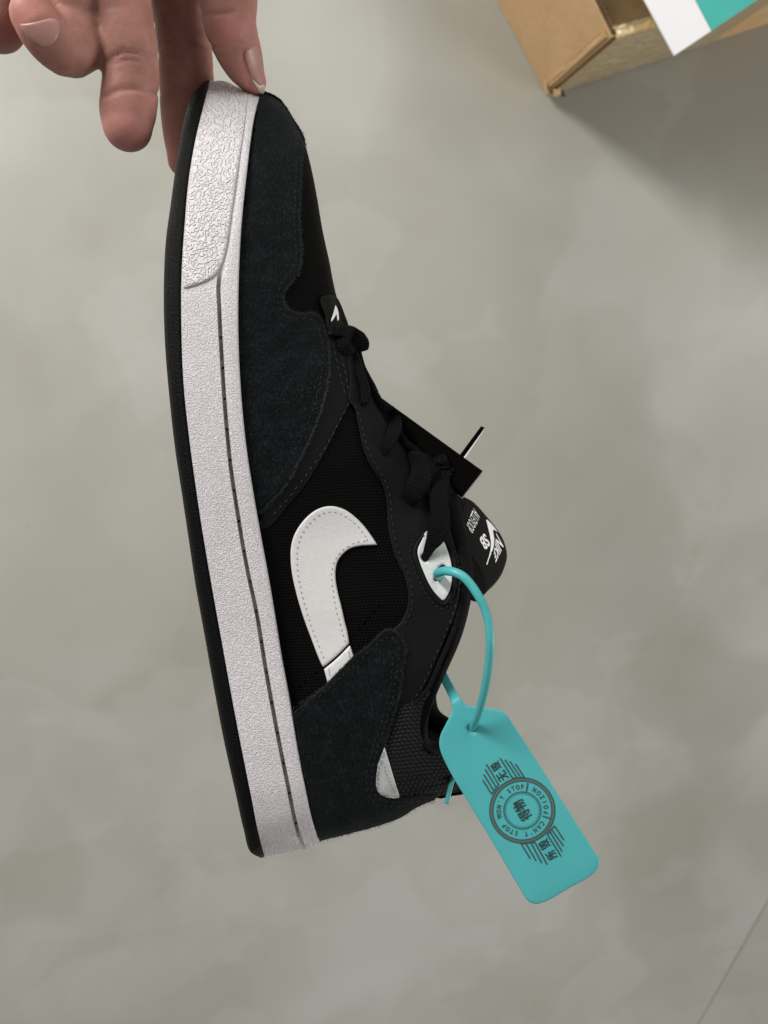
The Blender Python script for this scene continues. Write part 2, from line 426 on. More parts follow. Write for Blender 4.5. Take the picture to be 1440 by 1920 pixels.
# ================================================================== CARTON
BH = 0.152
B0 = onplane(1024, 179, 0)
du = onplane(1440, 45, 0)-B0; du /= np.linalg.norm(du)          # along the taped front
dv = onplane(931, 0, 0)-B0; dv /= np.linalg.norm(dv)                                      # along the left side
up = np.array([0, 0, 1.0])
BL, BW, BT = 0.36, 0.25, 0.006
box = thing('cardboard_box', 'open brown cardboard carton with glossy packing tape and a crushed corner', 'box', B0)
def slab(name, o, a, b, t, mat, parent, nu=14, nv=8, amp=0.0008, seed=0, **k):
    """a slightly wavy board: corner o, edges a, b, thickness vector t"""
    o, a, b, t = map(np.array, (o, a, b, t)); r = np.random.default_rng(seed)
    ph = r.uniform(0, 6, 4); V = []; F = []; n = t/np.linalg.norm(t)
    for s in (0, 1):
        for i in range(nu+1):
            for j in range(nv+1):
                x, y = i/nu, j/nv
                wv = amp*(math.sin(5*x+ph[0])*math.cos(4*y+ph[1])+0.5*math.sin(11*x+ph[2]+3*y))*math.sin(math.pi*x)**0.5*math.sin(math.pi*y)**0.5
                V.append(o+a*x+b*y+t*s+n*wv)
    m = (nu+1)*(nv+1); I = lambda s, i, j: s*m+i*(nv+1)+j
    for i in range(nu):
        for j in range(nv):
            F.append((I(0, i, j), I(0, i, j+1), I(0, i+1, j+1), I(0, i+1, j))); F.append((I(1, i, j), I(1, i+1, j), I(1, i+1, j+1), I(1, i, j+1)))
    for i in range(nu):
        F.append((I(0, i, 0), I(0, i+1, 0), I(1, i+1, 0), I(1, i, 0))); F.append((I(0, i, nv), I(1, i, nv), I(1, i+1, nv), I(0, i+1, nv)))
    for j in range(nv):
        F.append((I(0, 0, j), I(1, 0, j), I(1, 0, j+1), I(0, 0, j+1))); F.append((I(0, nu, j), I(0, nu, j+1), I(1, nu, j+1), I(1, nu, j)))
    ob = mk(name, V, F, mat, parent, smooth=False, **k); fixn(ob); return ob
lift = up*0.001
slab('side_wall', B0+lift+dv*0.002, dv*BW, up*(BH-0.001), du*BT, M['cardboard'], box, seed=1)
slab('side_wall', B0+lift+du*BL+dv*0.002, dv*BW, up*(BH-0.001), -du*BT, M['cardboard'], box, seed=2)
slab('front_wall', B0+lift+du*(BT+0.001), du*(BL-2*BT-0.002), up*(BH-0.002), dv*BT, M['cardboard'], box, seed=3)
slab('back_wall', B0+lift+dv*(BW-BT)+du*(BT+0.001), du*(BL-2*BT-0.002), up*(BH-0.002), dv*BT, M['cardboard'], box, seed=4)
slab('bottom_panel', B0+lift+du*(BT+.001)+dv*(BT+.001), du*(BL-2*BT-.002), dv*(BW-2*BT-.002), up*BT, M['cardboard'], box, seed=5)
# front flap folded down inside, taped over the lip
slab('flap', B0+up*(BH-0.004)+dv*(BT+0.002)+du*0.012, du*(BL-0.03), dv*0.050-up*0.085, up*0.004, M['cardboard'], box, seed=6)
slab('tape_strip', B0+up*0.004-dv*0.0009+du*0.004, du*0.19, up*(BH-0.004), -dv*0.0006, M['tape'], box, amp=0.0008, seed=7, nu=40, nv=20)
slab('tape_strip', B0+up*(BH-0.0005)-dv*0.0012+du*0.004, du*0.19, dv*(BT+0.004)+up*0.0005, up*0.0006, M['tape'], box, amp=0.0030, seed=8, nu=60, nv=6)
slab('tape_strip', B0+up*(BH+0.0002)+dv*(BT+0.003)+du*0.013, du*0.18, dv*0.0485-up*0.0825, up*0.0006, M['tape_shaded'], box, amp=0.0018, seed=9, nu=24, nv=12)
# corrugated cut edge along the top of the left wall: two liners with fluting between
ac = Acc()
nfl = 110
for i in range(nfl):
    y = 0.004+(BW-0.008)*i/nfl; s = 1 if i % 2 else -1
    v, f = boxv(B0+up*(BH+0.0001)+du*(BT*.55)+dv*y, du*BT*.36+dv*0.0004*s, dv*0.0012, up*(0.0005+.0002*s)); ac.add(v, f)
ac.build('corrugated_edge', M['flute'], box, kind='stuff', smooth=False)
# crushed lower corner: torn liner scraps
for k, (a, b, c, s1) in enumerate([(0.001, -0.002, 0.010, 0.007), (-0.002, 0.006, 0.016, 0.008), (0.008, -0.003, 0.013, 0.006), (0.002, -0.003, 0.021, 0.005)]):
    r = np.random.default_rng(30+k); q = B0+du*a+dv*b+up*c
    v, f = boxv(q, (du*0.6+dv*r.uniform(-.6, .6)+up*r.uniform(-.5, .5))*s1, (dv*0.7+up*r.uniform(-.4, .8))*s1*0.8, (up*.5-dv*.4+du*.3)*s1*0.25)
    v = [x+r.normal(0, 0.0009, 3) for x in v]
    mk('torn_scrap', v, f, M['cardin'] if k != 2 else M['flute'], box, smooth=False)
# scored crease beside the standing corner edge
slab('corner_fold', B0+up*0.016-du*0.0012+dv*0.004, up*(BH-0.02), dv*0.006, -du*0.0012, M['cardboard'], box, amp=0.0005, seed=11)

# leaflet lying over the carton
LZ = BH+0.012
c0 = onplane(1263, 105, LZ); cl = onplane(1206, 0, LZ+0.0)-c0; cl /= np.linalg.norm(cl)
crr = onplane(1420, 0, LZ)-c0; crr /= np.linalg.norm(crr)
leaf = thing('printed_folder', 'white and turquoise printed paper folder lying across the open carton', 'folder', c0)
wb = np.linalg.norm(onplane(1331, 57, LZ)-c0)
slab('white_band', c0, crr*wb, cl*0.26, up*0.0012, M['paper'], leaf, amp=0.0006, seed=12)
slab('turquoise_cover', c0+crr*(wb+0.0004)+up*0.0002, crr*0.16, cl*0.26+up*0.0, up*0.0012, M['tealcard'], leaf, amp=0.0008, seed=13)

# ================================================================== SHOE
DM = 0.362
OUT = Curve([(386, 151), (362, 176), (349, 208), (333, 290), (319, 390), (311, 450), (307, 540), (309, 640), (317, 740), (328, 840), (340, 920), (352, 1000), (367, 1100), (385, 1200), (401, 1290), (420, 1390), (440, 1480), (457, 1556), (470, 1598), (490, 1609)])
BND = Curve([(394, 150), (383, 192), (367, 258), (354, 333), (346, 420), (340, 520), (340, 620), (344, 720), (352, 800), (365, 900), (380, 1000), (397, 1100), (415, 1200), (433, 1300), (452, 1400), (472, 1500), (486, 1570), (496, 1606)])
GRV = Curve([(468, 168), (457, 250), (445, 340), (432, 430), (419, 490), (411, 530), (412, 580), (416, 660), (424, 780), (434, 880), (446, 960), (463, 1060), (482, 1150), (500, 1260), (520, 1370), (540, 1470), (558, 1555), (570, 1592)])
RIM = Curve([(487, 177), (475, 230), (462, 330), (452, 430), (447, 540), (447, 640), (452, 740), (462, 840), (476, 930), (490, 1010), (503, 1080), (515, 1150), (528, 1230), (543, 1310), (556, 1390), (571, 1470), (586, 1540), (600, 1580)])
WA = [0, .006, .02, .05, .1, .18, .28, .4, .5, .6, .72, .85, .92, .96, .985, .996, 1]
WV = [0, .011, .019, .028, .037, .0445, .0485, .0475, .0445, .041, .038, .0375, .0355, .0305, .0215, .0115, 0]
def WS(a): return np.interp(a, WA, WV)
NA = 260
aa = 0.5-0.5*np.cos(np.linspace(0, math.pi, NA))
aa = 0.35*aa+0.65*np.linspace(0, 1, NA); aa = (aa-aa[0])/(aa[-1]-aa[0])
def smooth1(y, k=5):
    y = np.concatenate([[y[0]]*k, y, [y[-1]]*k]); return np.convolve(y, np.ones(2*k+1)/(2*k+1), 'same')[k:-k]
WSA = WS(aa)
for _ in range(2):
    t = smooth1(WSA, 3); k = (aa > 0.03) & (aa < 0.97); WSA = np.where(k, t, WSA)
shoe = thing('skate_shoe', 'black suede low-top sneaker with white midsole and white side stripe, held by its toe', 'shoe', U(560, 1000, DM))

def loft(levels, name, mat, cap0=False, cap1=False):
    """levels: list of (pixel curve points on aa, inset of half width per aa); near side then far side"""
    V = []; UVs = []; F = []
    n2 = 2*NA-2
    for C, dw in levels:
        W = np.maximum(WSA+dw, 0)
        # ends taper to the centre plane
        W[0] = W[-1] = 0
        near = U(C[:, 0], C[:, 1], DM-W)
        nc = toCam(near); fc = nc.copy(); fc[:, 2] = -(DM+W)
        far = fc @ RN.T+CN
        V += near.tolist()+far[-2:0:-1].tolist()
        uvn = C/100.0; UVs += uvn.tolist()+(uvn[-2:0:-1]+np.array([20, 0])).tolist()
    for k in range(len(levels)-1):
        for i in range(n2):
            j = (i+1) % n2
            F.append((k*n2+i, k*n2+j, (k+1)*n2+j, (k+1)*n2+i))
    def cap(k):
        for i in range(1, NA-1):
            a, b = i, i+1; c, d = (n2-i) % n2, (n2-i-1) % n2
            F.append((k*n2+a, k*n2+b, k*n2+d, k*n2+c) if d != b else (k*n2+a, k*n2+b, k*n2+c))
        F.append((k*n2, k*n2+1, k*n2+n2-1))
    if cap0: cap(0)
    if cap1: cap(len(levels)-1)
    o = mk(name, V, F, mat, shoe, uv=UVs); fixn(o); return o, np.array(V), F
co, cb, cg, cr_ = OUT(aa), BND(aa), GRV(aa), RIM(aa)
lp = lambda A, B, t: A+(B-A)*t
endf = lambda d: d*np.minimum(1, np.minimum(aa, 1-aa)/0.03)      # fade insets at the two tips
out_o, out_V, out_F = loft([(lp(co, cb, .0), endf(-.009)), (lp(co, cb, .05), endf(-.0055)), (lp(co, cb, .2), endf(-.0028)), (lp(co, cb, .45), endf(-.0008)), (lp(co, cb, .8), endf(-.0001)), (lp(co, cb, .97), endf(-.0002)), (lp(co, cb, 1.03), endf(-.003))], 'outsole', M['outsole'], cap0=True)
gk = sstep(cg[:, 1], 505, 545)                                       # groove only behind the toe bumper
gx = np.array([1.0, 0.12])
mid_levels = [(lp(cb, cg, -.005), endf(-.004)), (lp(cb, cg, .004), endf(-.0002)), (lp(cb, cg, .02), endf(.0004)), (lp(cb, cg, .3), endf(.0006)), (lp(cb, cg, .7), endf(.0006)),
    (cg-gx*5.2, endf(.0006)), (cg-gx*4.3, endf(.0004-.0008*gk)), (cg-gx*3.9, endf(.0004-.0036*gk)), (cg+gx*2.6, endf(.0004-.0036*gk)), (cg+gx*3.0, endf(.0004-.0008*gk)), (cg+gx*4.2, endf(.0006)),
    (lp(cg, cr_, .45), endf(.0008)), (lp(cg, cr_, .75), endf(.0006)), (lp(cg, cr_, .93), endf(.0001)), (cr_, endf(-.0010)), (cr_+gx*0.5, endf(-.0040)), (cr_-gx*3, endf(-.008))]
mid_o, mid_V, mid_F = loft(mid_levels, 'midsole', M['midsole'])
mid_o.data.set_sharp_from_angle(angle=math.radians(38))

# upper body: Coons patch in picture pixels, depth from a width field
TOP = Curve([(488, 177), (500, 178), (525, 191), (550, 226), (572, 270), (583, 310), (595, 370), (605, 430), (618, 490), (630, 550), (650, 610), (672, 660), (698, 712), (733, 775), (778, 832), (818, 885), (838, 930), (850, 970), (859, 1010), (867, 1050), (870, 1085), (865, 1125), (848, 1190), (824, 1245), (800, 1300), (788, 1331), (784, 1358), (785, 1383), (791, 1398), (801, 1406), (823, 1409), (850, 1412), (872, 1420)])
HEEL = Curve([(598, 1578), (623, 1571), (679, 1556), (748, 1535), (787, 1511), (817, 1497), (845, 1488), (868, 1481), (880, 1460), (872, 1420)])
NB = 64
bb = np.linspace(0, 1, NB)
ct = TOP(aa); ch = HEEL(bb); c0p = np.array([487.5, 177.0])
Rp = cr_-gx*2.0
G = np.zeros((NA, NB, 2))
for j, b in enumerate(bb):
    G[:, j] = (1-b)*Rp+b*ct
    L = np.broadcast_to(c0p, (2,)); Rr = ch[j]
    bl = (1-aa)[:, None]*((1-b)*Rp[0]+b*ct[0])+aa[:, None]*((1-b)*Rp[-1]+b*ct[-1])
    G[:, j] += (1-aa)[:, None]*c0p+aa[:, None]*Rr-bl
Wb = np.maximum(WSA-endf(.0044)*1.0, 0)
kb = sstep(aa, .50, .66)[:, None]
B = bb[None, :]
front = np.sqrt(np.maximum(1-B**2.3, 0))*(1-.10*B)
Wc = np.interp(aa, [0, .52, .62, .7, .8, .9, .95, .985, 1], [0, .006, .021, .028, .031, .029, .023, .011, 0])[:, None]
Wbk = Wb[:, None]*(1-B)+Wc*B
# heel cup bulge and ankle hollow
Wbk = Wbk+0.003*np.sin(math.pi*B)*sstep(aa, .72, .85)[:, None]*(1-sstep(aa, .9, 1)[:, None])
WG = (1-kb)*Wb[:, None]*front+kb*Wbk
# rounded heel in height too
he = np.sqrt(np.maximum(1-np.clip((aa-.93)/.07, 0, 1)**2, 0))[:, None]
WG = np.where((aa > .93)[:, None], np.minimum(WG, .034*he+0*B), WG)
WG[0] = 0; WG[-1] = 0
far_w = sstep(aa, .70, .80)*(1-sstep(aa, .965, 1.0))
FAR = np.stack([30*far_w, -10*far_w], -1)[:, None, :]*(B[..., None]**2)
def grid_mesh(G, W, sign):
    near = U(G[..., 0], G[..., 1], DM-W).reshape(-1, 3)
    if sign < 0:
        c = toCam(near); c[:, 2] = -(DM+W.reshape(-1)); near = c @ RN.T+CN
    return near
def gfaces(n, m, flip=False, off=0):
    F = []
    for i in range(n-1):
        for j in range(m-1):
            q = (i*m+j, i*m+j+1, (i+1)*m+j+1, (i+1)*m+j); F.append(tuple(x+off for x in (q[::-1] if flip else q)))
    return F
Vn = grid_mesh(G, WG, 1); Vf = grid_mesh(G+FAR, WG, -1); nb_ = NA*NB
body_F = gfaces(NA, NB)+gfaces(NA, NB, True, nb_)
uvb = (G.reshape(-1, 2)/100.0)
body_V = np.concatenate([Vn, Vf])
upper = mk('upper_mesh', body_V, body_F, M['mesh'], shoe, uv=np.concatenate([uvb, uvb+np.array([20, 0])]))
def suede_faces():
    me = upper.data; me.materials.append(M['suede'])
    c = np.concatenate([G[:-1, :-1]+G[1:, 1:]]*1).reshape(-1, 2)/2
    toe_edge = [(470, 160), (500, 165), (540, 175), (575, 215), (585, 268), (572, 274), (566, 290), (520, 300), (455, 300)]
    k = inside(c, toe_edge) | ((c[:, 1] > 1496) & (c[:, 0] < 822))
    n = len(c); idx = np.zeros(len(me.polygons), int); idx[:n] = k; idx[n:2*n] = k
    me.polygons.foreach_set('material_index', idx.tolist())
suede_faces()
# inner lining and footbed
ia = np.where(aa > .50)[0]
Gi = G[ia][:, int(NB*.12):]; Wi = np.maximum(WG[ia][:, int(NB*.12):]-.0065, 0.0)
Gi2 = Gi.copy(); Gi2[..., 1] -= (sstep(aa[ia], .9, 1)*14)[:, None]
Vi = np.concatenate([grid_mesh(Gi2, Wi, 1), grid_mesh(Gi2+FAR[ia][:, int(NB*.12):], Wi, -1)])
ni, mi = Gi.shape[:2]
Fi = gfaces(ni, mi, True)+gfaces(ni, mi, False, ni*mi)
for i in range(ni-1):
    Fi.append((i*mi, (i+1)*mi, ni*mi+(i+1)*mi, ni*mi+i*mi))
mk('lining', Vi, Fi, M['lining'], shoe)

body_bvh = BVHTree.FromPolygons([Vector(v) for v in body_V], body_F)
mid_bvh = BVHTree.FromPolygons([Vector(v) for v in mid_V], mid_F)
def depth_of(P, bvh, dflt=DM):
    """depth of the surface seen through each pixel"""
    P = np.asarray(P, float); out = np.empty(len(P)); dirs = U(P[:, 0], P[:, 1], 1.0)-CN
    for i, d in enumerate(dirs):
        v = Vector(d); h = bvh.ray_cast(CAM, v.normalized())
        if h[0] is not None: out[i] = (Vector(h[0])-CAM).dot(v)/v.dot(v)
        else:
            q = bvh.find_nearest(CAM+v*dflt)[0]; out[i] = proj(np.array(q))[2]
    return out

def panel(name, poly, mat, th=.0010, bev=4.0, base=0.0, step=7.0, bvh=None, dfun=None, parent=None, sharp=(), smooth_outline=True,
          skirt=.0015, bulge=0.0, mirror=False, label=None, ost=3.0, edge_noise=0.0, holes=()):
    """a shell with real thickness and rounded edge lying on a surface; outline in picture pixels"""
    parent = parent or shoe
    bd = cr(poly, step=ost, closed=True, sharp=sharp) if smooth_outline else np.array(poly, float)
    if edge_noise:
        t = np.roll(bd, -1, 0)-np.roll(bd, 1, 0); nn = np.stack([-t[:, 1], t[:, 0]], -1)/np.maximum(np.linalg.norm(t, axis=1), 1e-6)[:, None]
        bd = bd+nn*rng.normal(0, edge_noise, len(bd))[:, None]
    lo, hi = bd.min(0), bd.max(0)
    gy = np.arange(lo[1], hi[1], step*.866); pts = []
    for k, y in enumerate(gy):
        pts += [(x+(step/2 if k % 2 else 0), y) for x in np.arange(lo[0], hi[0], step)]
    pts = np.array(pts) if pts else np.zeros((0, 2))
    if len(pts):
        pts = pts[inside(pts, bd)]
    if len(pts):
        pts = pts[dist_poly(pts, bd) > bev*1.15]
    t = np.roll(bd, -1, 0)-np.roll(bd, 1, 0); nn = np.stack([-t[:, 1], t[:, 0]], -1)/np.maximum(np.linalg.norm(t, axis=1), 1e-6)[:, None]
    ringpts = []
    for fr in (.18, .5, 1.0):
        for s in (-1, 1):
            q = bd+s*nn*bev*fr
            k = inside(q, bd); q = q[k]
            if len(q): q = q[dist_poly(q, bd) > bev*fr*.93]; ringpts.append(q)
    allp = np.concatenate([bd, pts]+[r for r in ringpts if len(r)])
    nbd = len(bd)
    edges = [(i, (i+1) % nbd) for i in range(nbd)]
    hb = []
    ap = allp.tolist()
    for hp in holes:
        s = len(ap); ap += np.asarray(hp).tolist(); edges += [(s+i, s+(i+1) % len(hp)) for i in range(len(hp))]
    res = geometry.delaunay_2d_cdt([Vector(p) for p in ap], edges, [], 1 if not holes else 1, 1e-4)
    P = np.array([tuple(v) for v in res[0]]); T = [list(f) for f in res[2]]
    if holes:
        cen = np.array([P[f].mean(0) for f in T]); keep = np.ones(len(T), bool)
        for hp in holes: keep &= ~inside(cen, hp)
        T = [f for f, k in zip(T, keep) if k]
    dd = dist_poly(P, bd)
    for hp in holes: dd = np.minimum(dd, dist_poly(P, hp))
    x = np.clip(dd/bev, 0, 1)
    off = base+th*np.sqrt(np.maximum(1-(1-x)**2, 0))
    if bulge: off = off+bulge*(1-np.exp(-dd/25.0))
    D = dfun(P) if dfun else depth_of(P, bvh or body_bvh)
    V = U(P[:, 0], P[:, 1], D-off).tolist(); UVp = (P/100.0).tolist(); F = T
    # skirt round every open edge
    cnt = {}
    for f in T:
        for a, b in zip(f, f[1:]+f[:1]):
            cnt[(a, b)] = cnt.get((a, b), 0)+1
    sk = {}
    for (a, b) in list(cnt):
        if (b, a) not in cnt:
            for q in (a, b):
                if q not in sk:
                    sk[q] = len(V); V.append(U(P[q, 0], P[q, 1], D[q]-base+skirt).tolist()); UVp.append((P[q]/100).tolist())
            F.append([b, a, sk[a], sk[b]])
    o = mk(name, V, F, mat, parent, uv=UVp, label=label)
    # faces wound towards the camera
    me = o.data; me.update()
    p0 = max(me.polygons, key=lambda p: p.area)
    cdir = Vector(CN)-(Vector(p0.center)+wloc(o))
    if p0.normal.dot(cdir) < 0: me.flip_normals()
    if mirror:
        c = toCam(np.array(V)); c[:, 2] = -(2*DM+c[:, 2]) if False else -(2*DM-(-c[:, 2]))
        m2 = mk(name, c @ RN.T+CN, [f[::-1] for f in F], mat, parent, uv=UVp); fixn(m2)
    o['_'] = 0; del o['_']
    return o
def on_body(off):
    return lambda P: depth_of(P, body_bvh)-off

def stitches(name, path, mat, length=9.0, gap=5.0, wid=2.2, off=.0012, bvh=None, dfun=None, parent=None, closed=False, h=.00035, jit=.5):
    """short thread lengths along a pixel path; joined as one fine part"""
    p = cr(path, step=(length+gap), closed=closed)
    ac = Acc(); r = np.random.default_rng(len(path)*7+int(path[0][0]))
    mids = []; dirs = []
    for i in range(len(p)-(0 if closed else 1)):
        a, b = p[i], p[(i+1) % len(p)]; d = (b-a); L = np.linalg.norm(d)
        if L < 1: continue
        d /= L; mids.append((a+b)/2+r.normal(0, jit, 2)*.5); ang = r.normal(0, .10); dirs.append((d[0]*math.cos(ang)-d[1]*math.sin(ang), d[0]*math.sin(ang)+d[1]*math.cos(ang)))
    mids = np.array(mids); dirs = np.array(dirs)
    ends = [mids+dirs*length*t for t in (-.5, -.3, 0, .3, .5)]
    Ds = [(dfun(e) if dfun else depth_of(e, bvh or body_bvh)) for e in ends]
    prof = [-.0004, h*.8, h, h*.8, -.0004]
    for i in range(len(mids)):
        V = []; n = np.array([-dirs[i][1], dirs[i][0]])
        for k in range(5):
            e = ends[k][i]; dep = Ds[k][i]-off; wk = wid*(.55 if k in (0, 4) else 1)/2
            V += [U(*(e-n*wk), dep+.0004), U(*(e-n*wk*.6), dep-prof[k]), U(*(e+n*wk*.6), dep-prof[k]), U(*(e+n*wk), dep+.0004)]
        F = [(k*4+j, k*4+j+1, k*4+5+j, k*4+4+j) for k in range(4) for j in range(3)]
        ac.add(V, F)
    return ac.build(name, mat, parent or shoe, kind='stuff')

def ribbon(name, pts, widths, mat, th=.0014, offs=.002, bvh=None, depths=None, parent=None, n=None, twist=None, flat=2.6, label=None, caps=True, wave=0.0):
    """flat braided band: pixel path, pixel widths, depth measured off the surface (or explicit depths)"""
    pw = np.array([list(p)+[w_]+[offs[i] if hasattr(offs, '__len__') else offs]+[depths[i] if depths is not None else 0]+[(twist[i] if twist else 0)] for i, (p, w_) in enumerate(zip(pts, widths))], float)
    c = cr(pw[:, :2].tolist(), n=n or max(12, int(len(pts)*9)))
    s0 = np.concatenate([[0], np.cumsum(np.linalg.norm(np.diff(pw[:, :2], axis=0), axis=1))]); s0 /= s0[-1]
    s1 = np.linspace(0, 1, len(c))
    wd = np.interp(s1, s0, pw[:, 2]); of = np.interp(s1, s0, pw[:, 3]); tw = np.interp(s1, s0, pw[:, 5])
    wd, of, tw = smooth1(wd, 2), smooth1(of, 2), smooth1(tw, 2)
    if depths is not None: D = smooth1(np.interp(s1, s0, pw[:, 4]), 2)
    else: D = smooth1(depth_of(c, bvh or body_bvh), 3)-of
    C = U(c[:, 0], c[:, 1], D)
    T = np.gradient(C, axis=0); T /= np.linalg.norm(T, axis=1)[:, None]
    view = C-CN; view /= np.linalg.norm(view, axis=1)[:, None]
    S = np.cross(T, view); S /= np.linalg.norm(S, axis=1)[:, None]; Nn = np.cross(S, T)
    S2 = S*np.cos(tw)[:, None]+Nn*np.sin(tw)[:, None]; N2 = -S*np.sin(tw)[:, None]+Nn*np.cos(tw)[:, None]
    K = 14; V = []; UVr = []
    for i in range(len(c)):
        hw = wd[i]/2*D[i]/FPX
        for k in range(K):
            a = 2*math.pi*k/K; ca, sa = math.cos(a), math.sin(a)
            x = math.copysign(abs(ca)**(2/flat), ca); y = math.copysign(abs(sa)**(2/flat), sa)
            V.append(C[i]+S2[i]*hw*x+N2[i]*(th/2*y)); UVr.append((x*wd[i]/200+ (3 if y > 0 else 0), s1[i]*np.linalg.norm(np.diff(c, axis=0), axis=1).sum()/100))
    F = [(i*K+k, i*K+(k+1) % K, (i+1)*K+(k+1) % K, (i+1)*K+k) for i in range(len(c)-1) for k in range(K)]
    F += [tuple(range(K))[::-1], tuple((len(c)-1)*K+k for k in range(K))]
    o = mk(name, V, F, mat, parent or shoe, uv=UVr, label=label); fixn(o); return o
def tube(name, pts, depths, rad, mat, parent, n=80, K=14, rads=None):
    """round rod through pixel points with explicit depths (radius in metres)"""
    q = np.array([list(p)+[d*4000] for p, d in zip(pts, depths)])
    c = cr(q.tolist(), n=n); D = c[:, 2]/4000
    C = U(c[:, 0], c[:, 1], D); T = np.gradient(C, axis=0); T /= np.linalg.norm(T, axis=1)[:, None]
    ref = np.array([0.31, 0.2, 0.93]); V = []
    X = np.cross(T[0], ref); X /= np.linalg.norm(X)
    rr = np.interp(np.linspace(0, 1, n), np.linspace(0, 1, len(rads)), rads) if rads is not None else np.full(n, rad)
    for i in range(n):
        X = X-T[i]*X.dot(T[i]); X /= np.linalg.norm(X); Y = np.cross(T[i], X)
        for k in range(K):
            a = 2*math.pi*k/K; V.append(C[i]+(X*math.cos(a)+Y*math.sin(a))*rr[i])
    F = [(i*K+k, i*K+(k+1) % K, (i+1)*K+(k+1) % K, (i+1)*K+k) for i in range(n-1) for k in range(K)]
    F += [tuple(range(K))[::-1], tuple((n-1)*K+k for k in range(K))]
    uvt = [(k/K, i*.05) for i in range(n) for k in range(K)]
    o = mk(name, V, F, mat, parent, uv=uvt); fixn(o); return o

# --- toe bumper on the midsole
bump_poly = [(398, 154), (420, 152), (446, 163), (466, 171), (459, 230), (449, 300), (439, 370), (430, 430), (424, 468), (414, 500), (400, 518), (378, 530), (344, 541), (342, 505), (347, 430), (357, 340), (369, 265), (384, 200)]
panel('toe_bumper', bump_poly, M['bumper'], th=.0011, bev=4, step=9, bvh=mid_bvh, sharp=(12, 3), skirt=.001)
# welt thread in the groove
gpts = [tuple(GRV(t)) for t in np.linspace(.285, .985, 24)]
stitches('welt_stitching', [(x-.4, y) for x, y in gpts], M['gthread'], length=48, gap=9, wid=3.4, off=-.0002, bvh=mid_bvh, h=.0006, jit=.2)

gp2 = [tuple(GRV(t)) for t in np.linspace(.285+.0203, .985, 24)]
stitches('welt_needle_hole', [(x-.6, y) for x, y in gp2], M['mauve'], length=6, gap=51, wid=4.5, off=.0002, bvh=mid_bvh, h=.0003, jit=.2)
# --- leather overlays
foxing = [(478, 955), (520, 900), (560, 840), (590, 780), (600, 720), (600, 660), (596, 612), (612, 608), (640, 606), (655, 640), (662, 680), (662, 712), (655, 752), (630, 805), (602, 860), (573, 907), (532, 957), (498, 992), (488, 990)]
panel('vamp_overlay', foxing, M['leather'], th=.0007, bev=3.0, step=9, mirror=True)
eye = [(654, 655), (664, 668), (682, 722), (706, 764), (740, 818), (770, 862), (808, 905), (834, 960), (851, 1015), (862, 1065), (860, 1120), (844, 1175), (822, 1232), (798, 1287), (776, 1322), (752, 1345), (735, 1330), (735, 1250), (735, 1200), (736, 1182), (750, 1167), (762, 1143), (765, 1117), (757, 1080), (740, 1043), (728, 993), (723, 933), (715, 905), (700, 883), (688, 862), (680, 838), (672, 800), (664, 766), (654, 752), (656, 720)]
panel('eyestay', eye, M['leather'], th=.0010, bev=3.0, step=9, base=.0005, mirror=True, ost=3)
stitches('stitching', [(656, 752), (636, 790), (612, 836), (590, 868), (566, 902), (538, 938), (510, 968)], M['bthread'], 9, 6, 2.4, .0009)
stitches('stitching', [(624, 640), (630, 672), (638, 706), (648, 742)], M['bthread'], 10, 5, 2.4, .0009)
stitches('stitching', [(634, 638), (641, 672), (648, 704), (654, 734)], M['bthread'], 10, 5, 2.4, .0009)
stitches('stitching', [(664, 757), (672, 777), (682, 812), (688, 838), (698, 862), (712, 884), (726, 910), (733, 945), (737, 992), (749, 1040), (766, 1078), (774, 1117), (771, 1146), (757, 1174)], M['bthread'], 8, 6, 2.2, .0017)
stitches('stitching', [(866, 1070), (858, 1120), (842, 1172), (817, 1230), (793, 1284), (772, 1318), (748, 1345)], M['bthread'], 9, 6, 2.4, .0017)
# dark piping just outside the eyestay on the collar side
ribbon('collar_piping', [(872, 1085), (866, 1130), (850, 1182), (825, 1240), (801, 1292), (781, 1318), (774, 1352), (776, 1388), (785, 1416), (800, 1429), (829, 1437), (862, 1440)], [7, 8, 8, 8, 8, 7, 6, 6, 6, 6, 6, 6], M['binding'], th=.0022, offs=.0010)

